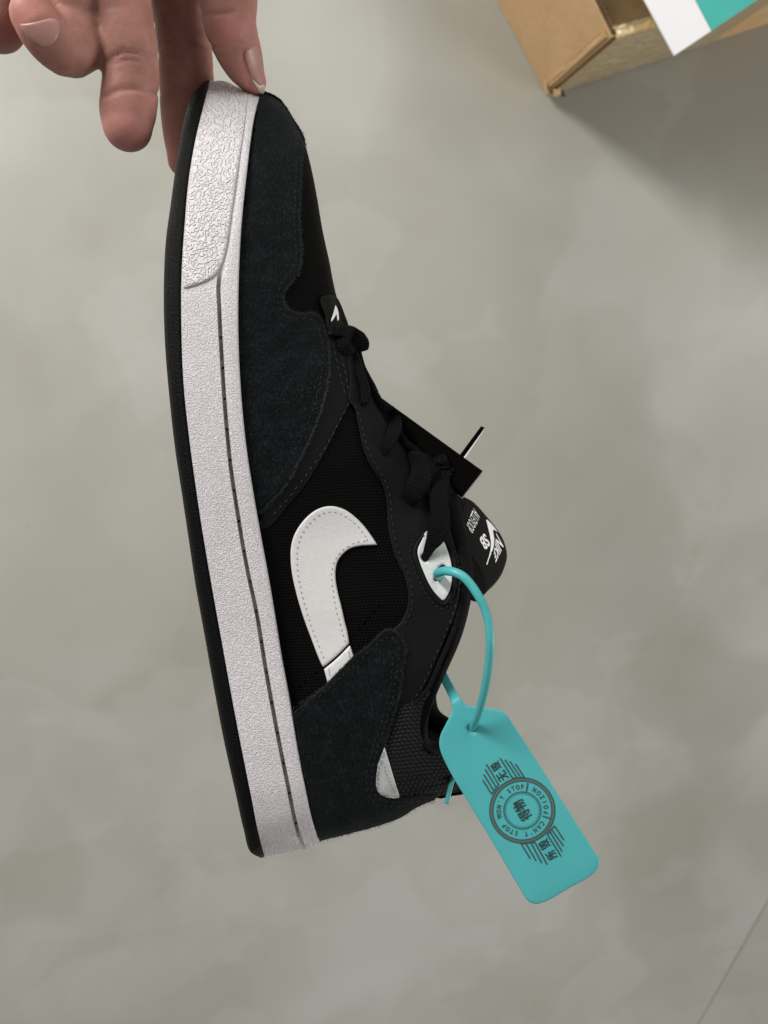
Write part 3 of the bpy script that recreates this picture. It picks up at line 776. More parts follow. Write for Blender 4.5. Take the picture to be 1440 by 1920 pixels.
# --- collar knit and rolled rim
knit = [(775, 1312), (796, 1292), (806, 1296), (796, 1318), (790, 1340), (788, 1362), (791, 1384), (800, 1398), (820, 1404), (850, 1408), (874, 1418), (886, 1450), (872, 1483), (846, 1489), (815, 1496), (770, 1500), (735, 1502), (715, 1480), (712, 1430), (725, 1390), (738, 1345), (752, 1320)]
panel('collar_knit', knit, M['knit'], th=.0010, bev=6, step=7, base=.0002, bulge=.0025, mirror=True)
cl_n = aa > .60
def rim_part():
    ids = np.where(cl_n)[0]
    Wt = WG[ids, -1]-.0035; Wt = np.maximum(Wt, 0); Cn = G[ids, -1]
    near = U(Cn[:, 0], Cn[:, 1], DM-Wt); Cf = Cn+FAR[ids, -1]; c = toCam(U(Cf[:, 0], Cf[:, 1], DM-Wt)); c[:, 2] = -(DM+Wt); far = c @ RN.T+CN
    path = np.concatenate([near, far[-2::-1]])
    for _ in range(6): path[1:-1] = .5*path[1:-1]+.25*(path[:-2]+path[2:])
    T = np.gradient(path, axis=0); T /= np.linalg.norm(T, axis=1)[:, None]
    K = 14; V = []; UVr = []; X = np.cross(T[0], [0.2, .1, .9])
    for i in range(len(path)):
        X = X-T[i]*X.dot(T[i]); X /= np.linalg.norm(X); Y = np.cross(T[i], X)
        r = .0042
        for k in range(K):
            a = 2*math.pi*k/K; V.append(path[i]+(X*math.cos(a)+Y*math.sin(a))*r); UVr.append((k/K*.4, i*.03))
    F = [(i*K+k, i*K+(k+1) % K, (i+1)*K+(k+1) % K, (i+1)*K+k) for i in range(len(path)-1) for k in range(K)]
    F += [tuple(range(K))[::-1], tuple((len(path)-1)*K+k for k in range(K))]
    fixn(mk('collar_rim', V, F, M['binding'], shoe, uv=UVr))
rim_part()

# --- suede
mud = [(486, 176), (500, 177), (525, 190), (550, 225), (573, 269), (568, 289), (564, 359), (562, 400), (564, 442), (566, 473), (564, 496), (559, 513), (545, 531), (533, 547), (532, 562), (539, 575), (549, 583), (570, 587), (587, 585), (597, 591), (606, 604), (613, 629), (617, 658), (617, 694), (610, 737), (600, 773), (583, 819), (560, 865), (544, 898), (516, 932), (484, 962), (472, 925), (458, 840), (448, 740), (443, 640), (443, 540), (448, 430), (458, 330), (471, 230)]
toe_p = panel('suede_toe_panel', mud, M['suede'], th=.0016, bev=4, step=7, base=.0002, sharp=(0, 30), mirror=True, edge_noise=.45, ost=2.5)
heel_poly = [(540, 1342), (600, 1293), (662, 1231), (694, 1206), (717, 1184), (730, 1179), (744, 1185), (755, 1199), (761, 1215), (759, 1237), (753, 1279), (745, 1323), (736, 1350), (729, 1375), (723, 1396), (720, 1410), (713, 1429), (709, 1452), (708, 1473), (711, 1483), (722, 1491), (738, 1494), (756, 1493), (781, 1491), (817, 1492), (816, 1500), (788, 1511), (767, 1523), (746, 1535), (720, 1545), (679, 1557), (623, 1571), (596, 1576), (582, 1525), (567, 1479), (555, 1431), (546, 1375)]
accent = [(721, 1400), (733, 1440), (750, 1496), (735, 1503), (715, 1500), (702, 1482), (700, 1460), (706, 1430)]
panel('heel_accent', accent, M['sleather'], th=.0008, bev=2.0, base=.0026, step=6, sharp=(0, 2), mirror=True, label='small silver leather wedge behind the suede heel')
stitches('accent_stitching', [(718, 1427), (723, 1447), (733, 1470), (741, 1489)], M['wthread'], 4.5, 3.2, 2.2, .0036)
heel_p = panel('suede_heel_panel', heel_poly, M['suede'], th=.0018, bev=4.5, step=7, base=.0018, sharp=(0, 25, 32), mirror=True, edge_noise=.4, ost=2.5)
for pts in ([(596, 1309), (662, 1248), (700, 1215), (722, 1196), (738, 1196), (747, 1210)], [(748, 1230), (742, 1270), (734, 1318), (722, 1358), (712, 1390), (702, 1425), (697, 1455), (697, 1480), (708, 1496), (730, 1504), (760, 1504), (790, 1501)], [(738, 1228), (731, 1290), (717, 1350), (702, 1392), (692, 1426), (687, 1456), (689, 1486), (704, 1506), (728, 1513), (752, 1512)]):
    stitches('stitching', pts, M['bthread'], 7, 5, 2.2, .0034)
for pts in ([(557, 300), (554, 360), (552, 405), (554, 450), (555, 485), (546, 508), (528, 530), (521, 550), (522, 572), (535, 592), (560, 598), (583, 598), (597, 615), (604, 650), (604, 690), (596, 735), (584, 775), (566, 818), (540, 868), (512, 912)],):
    stitches('stitching', pts, M['bthread'], 7, 6, 2.2, .0016)

# --- the white side stripe: main blade and the tail under the heel
def z7(L): return [(440+x/3.0, 900+y/3.0) for x, y in L]
sw_main = z7([(803, 365), (770, 315), (725, 255), (680, 210), (625, 170), (570, 150), (520, 148), (465, 165), (415, 200), (370, 250), (335, 310), (318, 370), (315, 450), (325, 540), (345, 630), (370, 720), (400, 810), (430, 890), (460, 970), (485, 1030), (497, 1054), (572, 992), (645, 918), (636, 860), (618, 790), (600, 710), (580, 630), (568, 560), (568, 500), (580, 455), (610, 415), (650, 385), (710, 370), (760, 367)])
stripe = panel('side_stripe', sw_main, M['wleather'], th=.0012, bev=2.6, step=7, base=.0003, sharp=(0, 20, 22), label='white leather curved stripe sewn to the side')
sw_tail = z7([(502, 1064), (576, 1002), (649, 928), (660, 960), (668, 985), (690, 1060), (610, 1130), (540, 1190), (520, 1130)])
panel('side_stripe_tail', sw_tail, M['wleather'], th=.0012, bev=2.6, step=6, base=.0003, sharp=(0, 2))
stitches('stripe_stitching', z7([(505, 1010), (480, 950), (440, 850), (410, 760), (385, 670), (365, 580), (352, 500), (350, 420), (358, 360), (375, 310), (405, 265), (440, 225), (480, 195), (530, 178), (580, 184), (625, 205), (665, 235), (705, 275), (735, 315), (755, 345), (715, 343), (670, 355), (625, 380), (580, 425), (550, 485), (545, 540), (552, 620), (570, 720), (590, 800), (612, 880), (625, 920)]), M['wthread'], 6.2, 4.4, 2.0, .0014, parent=stripe)
stitches('stripe_stitching', z7([(528, 1060), (535, 1100)]), M['wthread'], 6, 3, 2.0, .0014)
stitches('stripe_stitching', z7([(640, 960), (648, 1000)]), M['wthread'], 6, 3, 2.0, .0014)
# quarter lines of stitching in the mesh
stitches('stitching', [(545, 1302), (575, 1272), (606, 1247), (640, 1215), (672, 1180), (712, 1128)], M['lining'], 8, 6, 1.8, .0003)

# --- white eyelet patch
patch = [(800, 996), (790, 1014), (783, 1032), (785, 1047), (794, 1072), (808, 1101), (824, 1121), (831, 1126), (838, 1118), (845, 1101), (848, 1080), (846, 1055), (840, 1034), (831, 1013), (818, 998)]
hole_a = cr([(816, 1090), (814, 1080), (821, 1066), (830, 1059), (837, 1064), (831, 1076), (824, 1086)], step=2.0, closed=True)
hole_b = cr([(790, 1046), (792, 1040), (800, 1040), (802, 1048), (797, 1054)], step=2.0, closed=True)
panel('eyelet_patch', patch, M['sleather'], th=.0006, bev=1.6, step=5, base=.0019, holes=(hole_a, hole_b), label='white eyelet patch')
ribbon('patch_binding', [(795, 1004), (784, 1018), (778, 1033), (780, 1050), (790, 1076), (804, 1105), (821, 1127), (832, 1133), (843, 1121), (851, 1102), (854, 1080), (852, 1053), (845, 1030), (836, 1010)], [8]*14, M['leather'], th=.0016, offs=.0016)
stitches('stitching', [(786, 1000), (775, 1016), (769, 1034), (772, 1054), (783, 1082), (798, 1112), (817, 1136), (833, 1142), (849, 1126)], M['bthread'], 6, 5, 2.0, .0017)
stitches('stitching', [(843, 1010), (853, 1034), (861, 1062), (861, 1090)], M['bthread'], 6, 5, 2.0, .0017)
panel('eyelet_well', [(790, 1010), (832, 1012), (850, 1060), (848, 1105), (820, 1112), (795, 1068), (784, 1040)], M['lining'], th=.0002, bev=2, step=6, base=.0015)

# --- tongue with label
def tongue_depth(P):
    P = np.asarray(P); a = np.array([845., 985.]); b = np.array([912., 1110.]); d = (b-a)/np.linalg.norm(b-a); n = np.array([d[1], -d[0]])
    h = (P-a) @ n; s = (P-a) @ d
    q = np.clip(h, -60, 100)
    return .343+.00022*q+.0000026*np.maximum(q, 0)**2+.00004*np.abs(s-60)*.2
tong = [(770, 846), (800, 850), (845, 893), (868, 930), (881, 937), (895, 949), (912, 969), (928, 988), (942, 1010), (949, 1032), (950, 1046), (946, 1062), (938, 1080), (923, 1099), (906, 1117), (896, 1128), (878, 1122), (862, 1080), (850, 1020), (820, 960), (780, 900)]
panel('tongue', tong, M['binding'], th=.003, bev=8, step=7, dfun=tongue_depth, skirt=.011, base=0)
tab = [(872, 943), (880, 937.5), (895, 948.5), (912.5, 968.5), (928.5, 987.5), (942.5, 1009.5), (949.8, 1032), (950.6, 1046), (946.6, 1062), (938.6, 1080.5), (923.6, 1099.5), (909, 1113), (906, 1086), (896, 1063), (882, 1042), (866, 1016), (854, 994), (862, 968)]
panel('tongue_label', tab, M['tape_label'], th=.0012, bev=3, step=6, dfun=tongue_depth, base=.0022, skirt=.0002, sharp=(0, 11, 16))
tlab = lambda off: (lambda P: tongue_depth(P)-off)

def flat_print(name, polys_or_mesh, mat, dfun, parent=None, off=.0, th=.00012):
    """thin ink film: list of (points, faces) in pixels"""
    ac = Acc()
    for P, F in polys_or_mesh:
        P = np.asarray(P, float); D = dfun(P)
        ac.add(U(P[:, 0], P[:, 1], D-off), F, P/100)
    return ac.build(name, mat, parent or shoe, smooth=False)
def fillpoly(pts):
    r = geometry.delaunay_2d_cdt([Vector(p) for p in pts], [(i, (i+1) % len(pts)) for i in range(len(pts))], [], 1, 1e-5)
    return np.array([tuple(v) for v in r[0]]), [list(f) for f in r[2]]
def text_mesh(s, bold=0.0):
    c = bpy.data.curves.new('lettering', 'FONT'); c.body = s; c.size = 1.0; c.offset = bold; c.resolution_u = 3
    o = bpy.data.objects.new('lettering', c); COL.objects.link(o)
    me = bpy.data.meshes.new_from_object(o.evaluated_get(bpy.context.evaluated_depsgraph_get()))
    P = np.array([v.co[:2] for v in me.vertices]); F = [list(p.vertices) for p in me.polygons]
    bpy.data.objects.remove(o); bpy.data.curves.remove(c); bpy.data.meshes.remove(me)
    return P, F
def fit_text(s, bl, br, tl, tr, bold=0.0, tight=True):
    """lettering mapped to a quadrilateral of pixels: bottom-left, bottom-right, top-left, top-right as read"""
    P, F = text_mesh(s, bold)
    lo, hi = P.min(0), P.max(0)
    u = (P[:, 0]-lo[0])/(hi[0]-lo[0]); v = (P[:, 1]-lo[1])/(hi[1]-lo[1])
    bl, br, tl, tr = map(lambda q: np.array(q, float), (bl, br, tl, tr))
    Q = ((1-u)*(1-v))[:, None]*bl+(u*(1-v))[:, None]*br+((1-u)*v)[:, None]*tl+(u*v)[:, None]*tr
    return Q, F
def t10(x, y): return (840+x/10.2857, 920+y/10.2857)
pr = []
# name of the model line, small capitals reading away from the camera
pr.append(fit_text('ALLEYOOP', t10(490, 330), t10(345, 675), t10(625, 505), t10(475, 830), .0))
pr.append(fit_text('SB', t10(700, 812), t10(600, 925), t10(822, 1040), t10(715, 1162), .03))
pr.append(fit_text('NIKE', t10(930, 815), t10(885, 1215), t10(1075, 1080), t10(918, 1392), .025))
blade = [t10(*p) for p in [(735, 560), (765, 565), (840, 640), (905, 720), (960, 800), (880, 745), (868, 790), (890, 900), (892, 990), (880, 1080), (862, 1150), (838, 1180), (825, 1240), (795, 1310), (760, 1425), (738, 1425), (785, 1280), (812, 1180), (826, 1080), (828, 980), (800, 820), (770, 700)]]
pr.append(fillpoly(blade))
flat_print('label_print', pr, M['print'], tongue_depth, off=.0036)

# --- little woven tab at the foot of the tongue
def z48(L, ox, oy): return [(ox+x/4.8, oy+y/4.8) for x, y in L]
tabp = z48([(868, 775), (885, 748), (920, 738), (975, 738), (1015, 758), (1048, 812), (1085, 905), (1122, 1020), (1118, 1062), (1040, 1068), (942, 1060), (910, 930)], 420, 400)
def near_ridge(off): return lambda P: np.minimum(depth_of(P, body_bvh), .352)-off
panel('vamp_tab', tabp, M['tape_label'], th=.0016, bev=3, step=5, dfun=near_ridge(.0012), skirt=.006)
mini = z48([(1003, 826), (1018, 850), (1030, 890), (1036, 950), (1022, 970), (1013, 905), (990, 945), (966, 977), (964, 955), (984, 900)], 420, 400)
flat_print('tab_print', [fillpoly(mini)], M['print'], near_ridge(.0012), off=.0026)
ribbon('pull_loop', [(617, 628), (622, 617), (632, 619), (636, 632)], [9, 11, 11, 9], M['tape_label'], th=.0014, offs=.0018)

# --- laces
def LZ2(L): return [(560+x/4.8, 600+y/4.8) for x, y in L]
L = M['lace']
ribbon('lace', LZ2([(395, 150), (385, 215), (420, 265), (480, 290)]), [20, 26, 26, 18], L, th=.0022, offs=[.003, .0035, .0035, .002], flat=3)
ribbon('lace', LZ2([(300, 125), (370, 105), (450, 125), (520, 175), (560, 235), (575, 275)]), [10, 20, 32, 38, 36, 22], L, th=.0022, offs=[.002, .0045, .0065, .0075, .0065, .004], flat=3, twist=[.2, .3, .3, .2, 0, -.2])
ribbon('lace', LZ2([(540, 300), (568, 420), (618, 520), (668, 600), (700, 650)]), [12, 14, 14, 12, 8], L, th=.0018, offs=[.002, .003, .003, .0025, .002], flat=2.2)
ribbon('lace', LZ2([(505, 300), (540, 420), (575, 540), (600, 640), (590, 730), (565, 755)]), [14, 16, 18, 20, 17, 10], L, th=.0022, offs=[.0035, .0045, .0050, .0050, .0038, .001], flat=2.2)
ribbon('lace', LZ2([(655, 600), (700, 690), (750, 770), (820, 830), (870, 930), (840, 1040), (800, 1140), (770, 1215)]), [9, 13, 18, 26, 27, 26, 20, 10], L, th=.0022, offs=[.002, .003, .0045, .0055, .006, .006, .0045, .001], flat=2.2)
ribbon('lace', LZ2([(840, 850), (900, 1000), (960, 1100), (1060, 1180), (1130, 1260)]), [11, 13, 13, 13, 11], L, th=.0018, offs=[.004, .0045, .0045, .005, .004], flat=2.2)
ribbon('lace', LZ2([(985, 1215), (1035, 1245), (1085, 1310), (1098, 1400), (1060, 1500), (1030, 1590), (1000, 1650)]), [18, 28, 36, 42, 44, 38, 18], L, th=.0022, offs=[.003, .0055, .0075, .0085, .008, .006, .001], flat=2.2)
z6 = lambda Q: [(700+x/4.8, 780+y/4.8) for x, y in Q]
ribbon('lace', z6([(588, 372), (604, 410), (610, 500), (602, 600), (585, 760), (600, 900), (590, 1000), (560, 1090), (510, 1180), (470, 1270), (455, 1300)]), [27, 31, 33, 34, 33, 38, 42, 36, 22, 14, 8], L, th=.0023, offs=[.009, .0115, .012, .0115, .011, .011, .0105, .009, .006, .003, .0005], flat=2.2)
ribbon('lace', z6([(620, 560), (660, 530), (705, 500), (712, 482)]), [20, 16, 11, 6], L, th=.0020, offs=[.010, .008, .006, .006], flat=2.2)

# --- suede nap fibres standing off the panels
def fuzz(name, poly, n, n_edge, off, parent, seed, dfun=None):
    r = np.random.default_rng(seed); bd = cr(poly, step=2.0, closed=True)
    lo, hi = bd.min(0), bd.max(0)
    P = r.uniform(lo, hi, (n*3, 2)); P = P[inside(P, bd)][:n]
    e = bd[r.integers(0, len(bd), n_edge)]+r.normal(0, 1.6, (n_edge, 2))
    P = np.concatenate([P, e]); D = depth_of(P, body_bvh)-off
    ang = r.uniform(0, 2*math.pi, len(P)); Ln = r.uniform(2.0, 5.0, len(P))
    Q = P+np.stack([np.cos(ang), np.sin(ang)], -1)*Ln[:, None]
    nrm = np.stack([-np.sin(ang), np.cos(ang)], -1)*.32
    a = U(P[:, 0]-nrm[:, 0], P[:, 1]-nrm[:, 1], D+.0002); b = U(P[:, 0]+nrm[:, 0], P[:, 1]+nrm[:, 1], D+.0002)
    c = U(Q[:, 0], Q[:, 1], D-r.uniform(.0001, .0008, len(P)))
    V = np.stack([a, b, c], 1).reshape(-1, 3); F = np.arange(len(V)).reshape(-1, 3)
    mk(name, V, F, M['fibre'], parent, kind='stuff', smooth=False)
fuzz('suede_nap', mud, 6500, 3800, .0018, toe_p, 3)
fuzz('suede_nap', heel_poly, 1600, 1500, .0036, heel_p, 4)

# ================================================================== BLACK HANG CARD behind the laces
hc = thing('hang_card', 'black folded paper hang tag tucked behind the shoe laces', 'hang tag', U(820, 850, .352))
def plate(name, quad, depths, th, mat, parent):
    q = np.array(quad, float); d = np.array(depths, float)
    a = U(q[:, 0], q[:, 1], d); b = U(q[:, 0], q[:, 1], d+th)
    n = len(q); V = np.concatenate([a, b]); F = [tuple(range(n)), tuple(range(n, 2*n))[::-1]]+[(i, n+i, n+(i+1) % n, (i+1) % n) for i in range(n)]
    o = mk(name, V, F, mat, parent, smooth=False); fixn(o); return o
plate('card_leaf', [(700, 735), (905, 883), (866, 933), (655, 790)], [.353, .351, .352, .356], .0006, M['card'], hc)
plate('card_backing', [(700.5, 735.8), (906, 884), (867, 935), (656, 791)], [.3537, .3517, .3527, .3567], .0003, M['paper'], hc)
plate('card_edge', [(862, 853), (902, 799), (909, 802), (870, 858)], [.354, .346, .346, .354], .010, M['card'], hc)
plate('card_edge_lining', [(868.8, 858.5), (907.2, 804.5), (909.6, 803.5), (871, 860)], [.3538, .3458, .3456, .3536], .009, M['paper'], hc)

# ================================================================== TEAL SECURITY TAG
tg = thing('security_tag', 'turquoise plastic security tag with dark round emblem, looped through the shoe eyelet', 'tag', U(884, 1366, .335))
def tag_depth(P):
    P = np.asarray(P); a = np.array([884., 1366.]); d = np.array([.513, .858])
    s = (P-a) @ d; t = (P-a) @ np.array([.858, -.513])
    return .332-.000012*np.minimum(s, 330)+.000018*t+np.where(s < -60, (-60-s)*.00022, 0)
tag_poly = [(866, 1313), (871, 1320), (903, 1326), (934, 1331), (948, 1338), (958, 1352), (1010, 1432), (1062, 1514), (1114, 1596), (1124, 1612), (1121, 1628), (1110, 1640), (1066, 1666), (1020, 1691.5), (1005, 1695), (990, 1689), (976, 1668), (930, 1590), (883, 1512), (838, 1436), (824, 1400), (825, 1381), (836, 1357), (848, 1332), (848, 1325), (819, 1262), (805, 1232), (816, 1217), (829, 1245)]
th_hole = cr([(884+7*math.cos(t), 1366+6*math.sin(t)) for t in np.linspace(0, 2*math.pi, 9)[:-1]], step=1.5, closed=True)
TAGB = panel('tag_plate', tag_poly, M['teal'], th=.0006, bev=2.2, step=10, dfun=tag_depth, parent=tg, skirt=.0008, holes=(th_hole,))
P_back = cr(tag_poly, step=6, closed=True); Pb, Fb = fillpoly(P_back)
mk('tag_back', U(Pb[:, 0], Pb[:, 1], tag_depth(Pb)+.0007), [f[::-1] for f in Fb], M['teal'], tg, smooth=False)
tube('strap', [(832, 1079), (822, 1080), (823, 1074), (835, 1070.5), (850, 1072.5), (867, 1080), (881, 1094), (896, 1116), (908, 1139), (916, 1166), (919, 1207), (917, 1240), (911, 1281), (902, 1320), (893, 1348), (885, 1368)],
     [.345, .330, .316, .310, .306, .304, .303, .302, .302, .302, .303, .306, .311, .318, .325, .334], .00175, M['teal'], tg, n=110, rads=[.0019, .0019, .0019, .0018, .0017, .0017, .0017, .0016, .0016])
tube('strap_tail', [(885, 1368), (872, 1402), (858, 1438), (848, 1464), (837, 1507)], [.336, .342, .3445, .344, .342], .0012, M['teal'], tg, n=40, rads=[.0016, .0012, .0011, .0011])
# printed emblem
E0 = np.array([979.3, 1519.5])
def ringm(r0, r1, a0=0, a1=2*math.pi, n=96):
    t = np.linspace(a0, a1, n+1); P = np.concatenate([E0+np.stack([np.cos(t), np.sin(t)], -1)*r for r in (r0, r1)])
    return P, [(i, i+1, n+2+i, n+1+i) for i in range(n)]
def linem(a, b, wd):
    a, b = np.array(a, float), np.array(b, float); d = (b-a)/np.linalg.norm(b-a); n = np.array([-d[1], d[0]])*wd/2
    return np.array([a-n, b-n, b+n, a+n]), [(0, 1, 2, 3)]
def e7(x, y): return (880+x/7.2, 1400+y/7.2)
flat_print('emblem_ring_tone', [ringm(55.2, 61.4)], M['ink2'], tag_depth, tg, off=.00072)
em = [ringm(60.2, 62.0), ringm(54.4, 56.0), ringm(34.2, 35.6)]
for k in range(72):
    a = 2*math.pi*k/72; d = np.array([math.cos(a), math.sin(a)]); em.append(linem(E0+d*30.2, E0+d*33.8, .75))
for a, b in [((415, 155), (580, 420)), ((480, 175), (640, 412)), ((545, 195), (690, 410)), ((622, 230), (738, 410)), ((230, 238), (395, 512)), ((212, 305), (362, 550)), ((195, 375), (330, 595)), ((182, 450), (300, 640)),
             ((1150, 1070), (1275, 1260)), ((1112, 1122), (1270, 1340)), ((1088, 1150), (1250, 1412)), ((1050, 1185), (1240, 1482)), ((700, 1310), (820, 1510)), ((760, 1302), (900, 1540)), ((830, 1295), (975, 1570)), ((882, 1290), (1050, 1590)),
             ((790, 490), (770, 605)), ((985, 935), (1095, 970))]:
    em.append(linem(e7(*a), e7(*b), 2.5))
for a, b in [((575, 425), (745, 415)), ((395, 510), (300, 640)), ((1050, 1185), (1150, 1065)), ((700, 1310), (885, 1290))]: em.append(linem(e7(*a), e7(*b), 2.2))
def arc_text(s, a0, a1, r, hgt, outward=True, bold=.03):
    """letters spread from angle a0 to a1 (picture angles, y down)"""
    n = len(s)
    for i, chx in enumerate(s):
        if chx == ' ': continue
        P, F = text_mesh(chx, bold); a = a0+(a1-a0)*(i+.5)/n
        rad = np.array([math.cos(a), math.sin(a)]); tan = np.array([-math.sin(a), math.cos(a)])
        upv, rt = (rad, tan) if outward else (-rad, -tan)
        q = P-np.array([(P[:, 0].min()+P[:, 0].max())/2, .35 if chx != "'" else .35])
        em.append((E0+rad*r+(q[:, :1]*rt*.85+q[:, 1:]*upv*1.15)*hgt, F))
rd = math.radians
arc_text("WON'T STOP", rd(160), rd(276), 44.5, 10.5)
arc_text("CAN'T STOP", rd(27), rd(146), 44.5, 10.5)
arc_text('POIZON', rd(11), rd(-66), 44.5, 10.5, outward=False)
rt = np.array([-.513, -.858]); upv = np.array([-.858, .513])
def ctext(s, c, hw, hh, bold=.0):
    """one word centred at c, half extents along and across the tag"""
    c = np.array(c, float)
    for k in ((0, 0), (.8, 0), (0, .8)) if bold else ((0, 0),):
        q = c+rt*k[0]+upv*k[1]
        em.append(fit_text(s, q-rt*hw-upv*hh, q+rt*hw-upv*hh, q-rt*hw+upv*hh, q+rt*hw+upv*hh))
        em[-1] = (em[-1][0], em[-1][1])
ctext('得', E0+np.array([.513, .858])*10.3, 9.6, 11.8, .045); ctext('物', E0-np.array([.513, .858])*10.3, 9.6, 11.8, .045)
ctext('无', e7(450, 395), 8.5, 9.5, .02); ctext('毁', e7(360, 265), 7.5, 9.0, .02)
ctext('毁', e7(1015, 1320), 8, 10.0, .02); ctext('所', e7(1110, 1465), 8, 9.5, .02)
flat_print('emblem_print', em, M['ink'], tag_depth, tg, off=.00084)

# ================================================================== HAND
def chain(pts):
    """tapered finger: (px, py, depth, radius in px)"""
    P = np.array([U(p[0], p[1], p[2]) for p in pts]); Rr = np.array([p[3]*p[2]/FPX for p in pts])
    q = np.concatenate([P*1000, Rr[:, None]*1000], 1); c = cr(q.tolist(), n=40)/1000
    C, r = c[:, :3], c[:, 3]
    V = []; F = []; K = 20
    T = np.gradient(C, axis=0); T /= np.linalg.norm(T, axis=1)[:, None]
    # hemispherical end caps
    e0 = [(C[0]-T[0]*r[0]*math.sin(t), r[0]*math.cos(t), T[0]) for t in np.linspace(1.45, .1, 6)]
    e1 = [(C[-1]+T[-1]*r[-1]*math.sin(t), r[-1]*math.cos(t), T[-1]) for t in np.linspace(.1, 1.45, 7)]
    rings = e0+[(C[i], r[i], T[i]) for i in range(len(C))]+e1
    X = np.cross(rings[0][2], [.3, .5, .8])
    for c_, r_, t_ in rings:
        X = X-t_*X.dot(t_); X /= np.linalg.norm(X); Y = np.cross(t_, X)
        V += [c_+(X*math.cos(2*math.pi*k/K)+Y*math.sin(2*math.pi*k/K))*r_ for k in range(K)]
    n = len(rings)
    F = [(i*K+k, i*K+(k+1) % K, (i+1)*K+(k+1) % K, (i+1)*K+k) for i in range(n-1) for k in range(K)]
    F += [tuple(range(K))[::-1], tuple((n-1)*K+k for k in range(K))]
    return V, F
fingers = [
    # thumb
    [(330, -330, .330, 95), (395, -170, .330, 72), (424, -60, .332, 58), (428, 0, .334, 55), (431, 45, .337, 50), (447, 95, .344, 44), (462, 130, .350, 36), (474, 152, .354, 26)],
    # index, behind the sole
    [(270, -300, .335, 80), (310, -150, .340, 60), (332, -40, .350, 56), (340, 20, .356, 54), (346, 85, .362, 51), (350, 150, .368, 51), (351, 215, .372, 49), (349, 270, .374, 41), (345, 300, .374, 31)],
    # middle
    [(190, -290, .325, 84), (205, -150, .322, 62), (224, -50, .316, 55), (234, 20, .319, 51), (243, 85, .322, 52), (246, 135, .326, 51), (243, 180, .328, 52), (239, 218, .329, 51), (239, 236, .329, 46)],
    # ring, curled so that the nail faces up
    [(110, -290, .325, 84), (120, -160, .318, 62), (136, -40, .312, 54), (141, 30, .318, 52), (140, 78, .318, 56), (125, 92, .315, 50), (95, 72, .310, 48), (72, 45, .306, 45), (62, 30, .305, 42)],
    # little finger
    [(40, -280, .325, 80), (20, -150, .325, 58), (5, -50, .325, 52), (0, 10, .325, 50), (-4, 45, .324, 50)],
    # palm and wrist, beyond the frame
    [(120, -300, .325, 130), (230, -300, .330, 135), (320, -340, .335, 125)],
    [(40, -190, .300, 95), (150, -200, .300, 100), (230, -230, .310, 95)],  # extra unseen palm bulk, added to shade the fingers from the window
    [(60, -300, .335, 100), (130, -430, .330, 150), (160, -620, .325, 140), (150, -800, .320, 118)],
    [(250, -330, .335, 120), (230, -450, .330, 150), (190, -620, .325, 140), (170, -800, .320, 118), (120, -1050, .31, 125), (60, -1350, .30, 135)],
]
hv, hf = [], []
for f in fingers:
    v, q = chain(f); b = len(hv); hv += [x.tolist() for x in v]; hf += [[i+b for i in p] for p in q]
tmp = mk('hand_raw', hv, hf, M['skin']); fixn(tmp)
rm = tmp.modifiers.new('r', 'REMESH'); rm.mode = 'VOXEL'; rm.voxel_size = .0012; rm.adaptivity = 0
smo = tmp.modifiers.new('s', 'SMOOTH'); smo.factor = .5; smo.iterations = 7
ev = tmp.evaluated_get(bpy.context.evaluated_depsgraph_get()); hm = bpy.data.meshes.new_from_object(ev)
HV = np.array([v.co[:] for v in hm.vertices]); HN = np.array([v.normal[:] for v in hm.vertices]); HF = [list(p.vertices) for p in hm.polygons]
bpy.data.objects.remove(tmp)
px_, py_, dp_ = proj(HV)
facing = ((CN-HV)*HN).sum(1) > 0
def crease(path, depth, width, cond=None):
    """press a skin fold along a pixel path"""
    c = cr(path, step=2.0); P = np.stack([px_, py_], -1); d = np.full(len(P), 1e9)
    k = (np.abs(px_-c[:, 0].mean()) < 150) & (np.abs(py_-c[:, 1].mean()) < 150)
    d[k] = np.sqrt(((P[k][:, None]-c[None])**2).sum(-1)).min(1)
    wgt = np.exp(-(d/width)**2)
    HV[:] = HV-HN*(wgt*depth)[:, None]
crease([(300, 78), (330, 76), (360, 78), (392, 84)], .0009, 4)
crease([(304, 104), (340, 106), (380, 104)], .0007, 4)
crease([(200, 112), (225, 100), (255, 98), (292, 110)], .0010, 4.5)
crease([(196, 178), (225, 168), (260, 166), (294, 176)], .0011, 5)
crease([(205, 118), (240, 112), (290, 120)], .0005, 4)
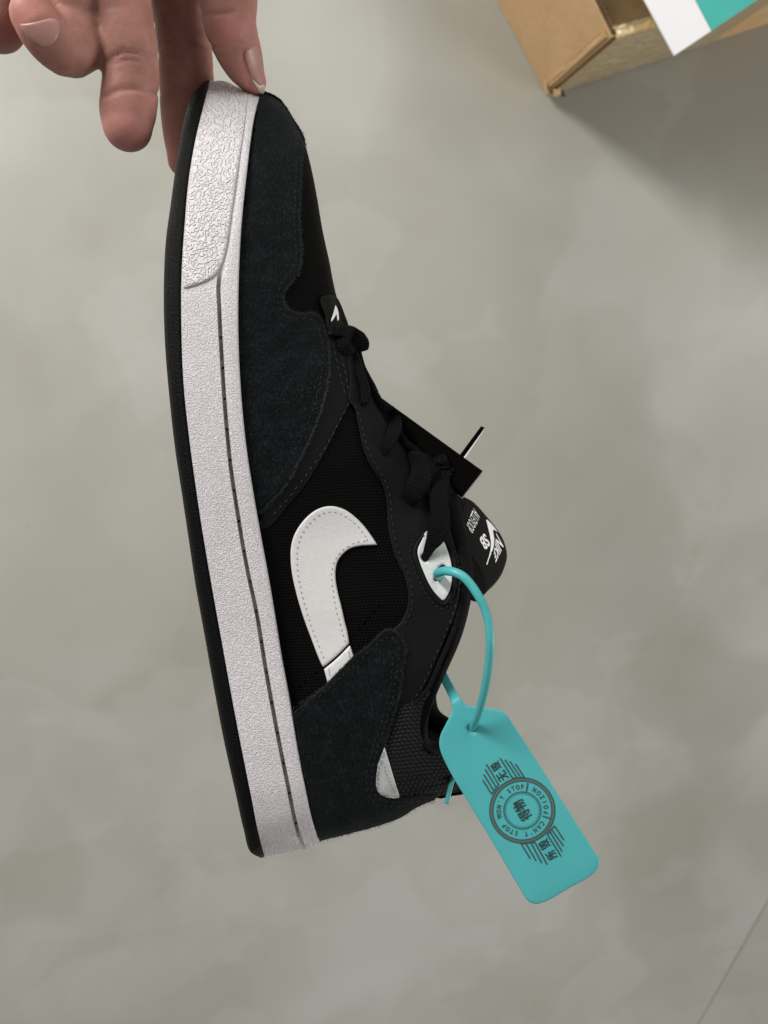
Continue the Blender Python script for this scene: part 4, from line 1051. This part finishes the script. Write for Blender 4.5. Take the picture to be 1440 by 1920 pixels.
for k in range(26):
    x0, y0 = rng.uniform(195, 390), rng.uniform(0, 150); L0 = rng.uniform(18, 45)
    crease([(x0, y0), (x0+L0*.5, y0+rng.normal(0, 2)), (x0+L0, y0+rng.normal(0, 4))], rng.uniform(.00012, .0003), rng.uniform(2.2, 3.5))
for k in range(12):
    x0, y0 = rng.uniform(385, 440), rng.uniform(0, 110); L0 = rng.uniform(15, 35)
    crease([(x0, y0), (x0+L0*.5, y0+rng.normal(0, 3)), (x0+L0, y0+rng.normal(0, 5))], rng.uniform(.00012, .00025), rng.uniform(2.2, 3.5))
crease([(374, 20), (400, 26), (440, 22)], .0004, 5)
crease([(458, 66), (470, 72), (482, 70)], .0004, 4)
crease([(455, 96), (458, 120), (464, 142), (468, 158)], .0006, 3.5)
hand = thing('person', 'bare hand pinching the toe of the sneaker between thumb and fingertips', 'hand', U(250, -100, .33))
hand_o = mk('hand', HV, HF, M['skin'], hand)
fl_ = np.zeros(len(HV))
for (x, y, r_) in ((230, 240, 55), (45, 22, 45), (335, 310, 45), (478, 150, 40), (440, 60, 30)):
    fl_ = np.maximum(fl_, np.exp(-((px_-x)**2+(py_-y)**2)/r_**2))
fa = hand_o.data.attributes.new('flush', 'FLOAT', 'POINT'); fa.data.foreach_set('value', (fl_*.75).tolist())
hand_bvh = BVHTree.FromPolygons([Vector(v) for v in HV], HF)
ring_nail = [(37, 45), (48, 44), (70, 40), (98, 34), (111, 40), (112, 58), (105, 76), (92, 86), (78, 87), (62, 78), (46, 62)]
panel('nail', ring_nail, M['nail'], th=.0006, bev=5, step=6, bvh=hand_bvh, parent=hand, skirt=.0008, base=-.0001)
thumb_nail = [(458, 100), (470, 88), (482, 88), (488, 104), (493, 128), (494, 150), (488, 160), (478, 152), (468, 138), (461, 118)]
panel('nail', thumb_nail, M['nail'], th=.0005, bev=4, step=5, bvh=hand_bvh, parent=hand, skirt=.0008, base=-.0001)
tip = [(472, 148), (480, 154), (488, 160), (495, 158), (496, 172), (490, 178), (484, 170)]
panel('nail_edge', tip, M['nailtip'], th=.0005, bev=3, step=4, bvh=hand_bvh, parent=hand, skirt=.0008, base=0)
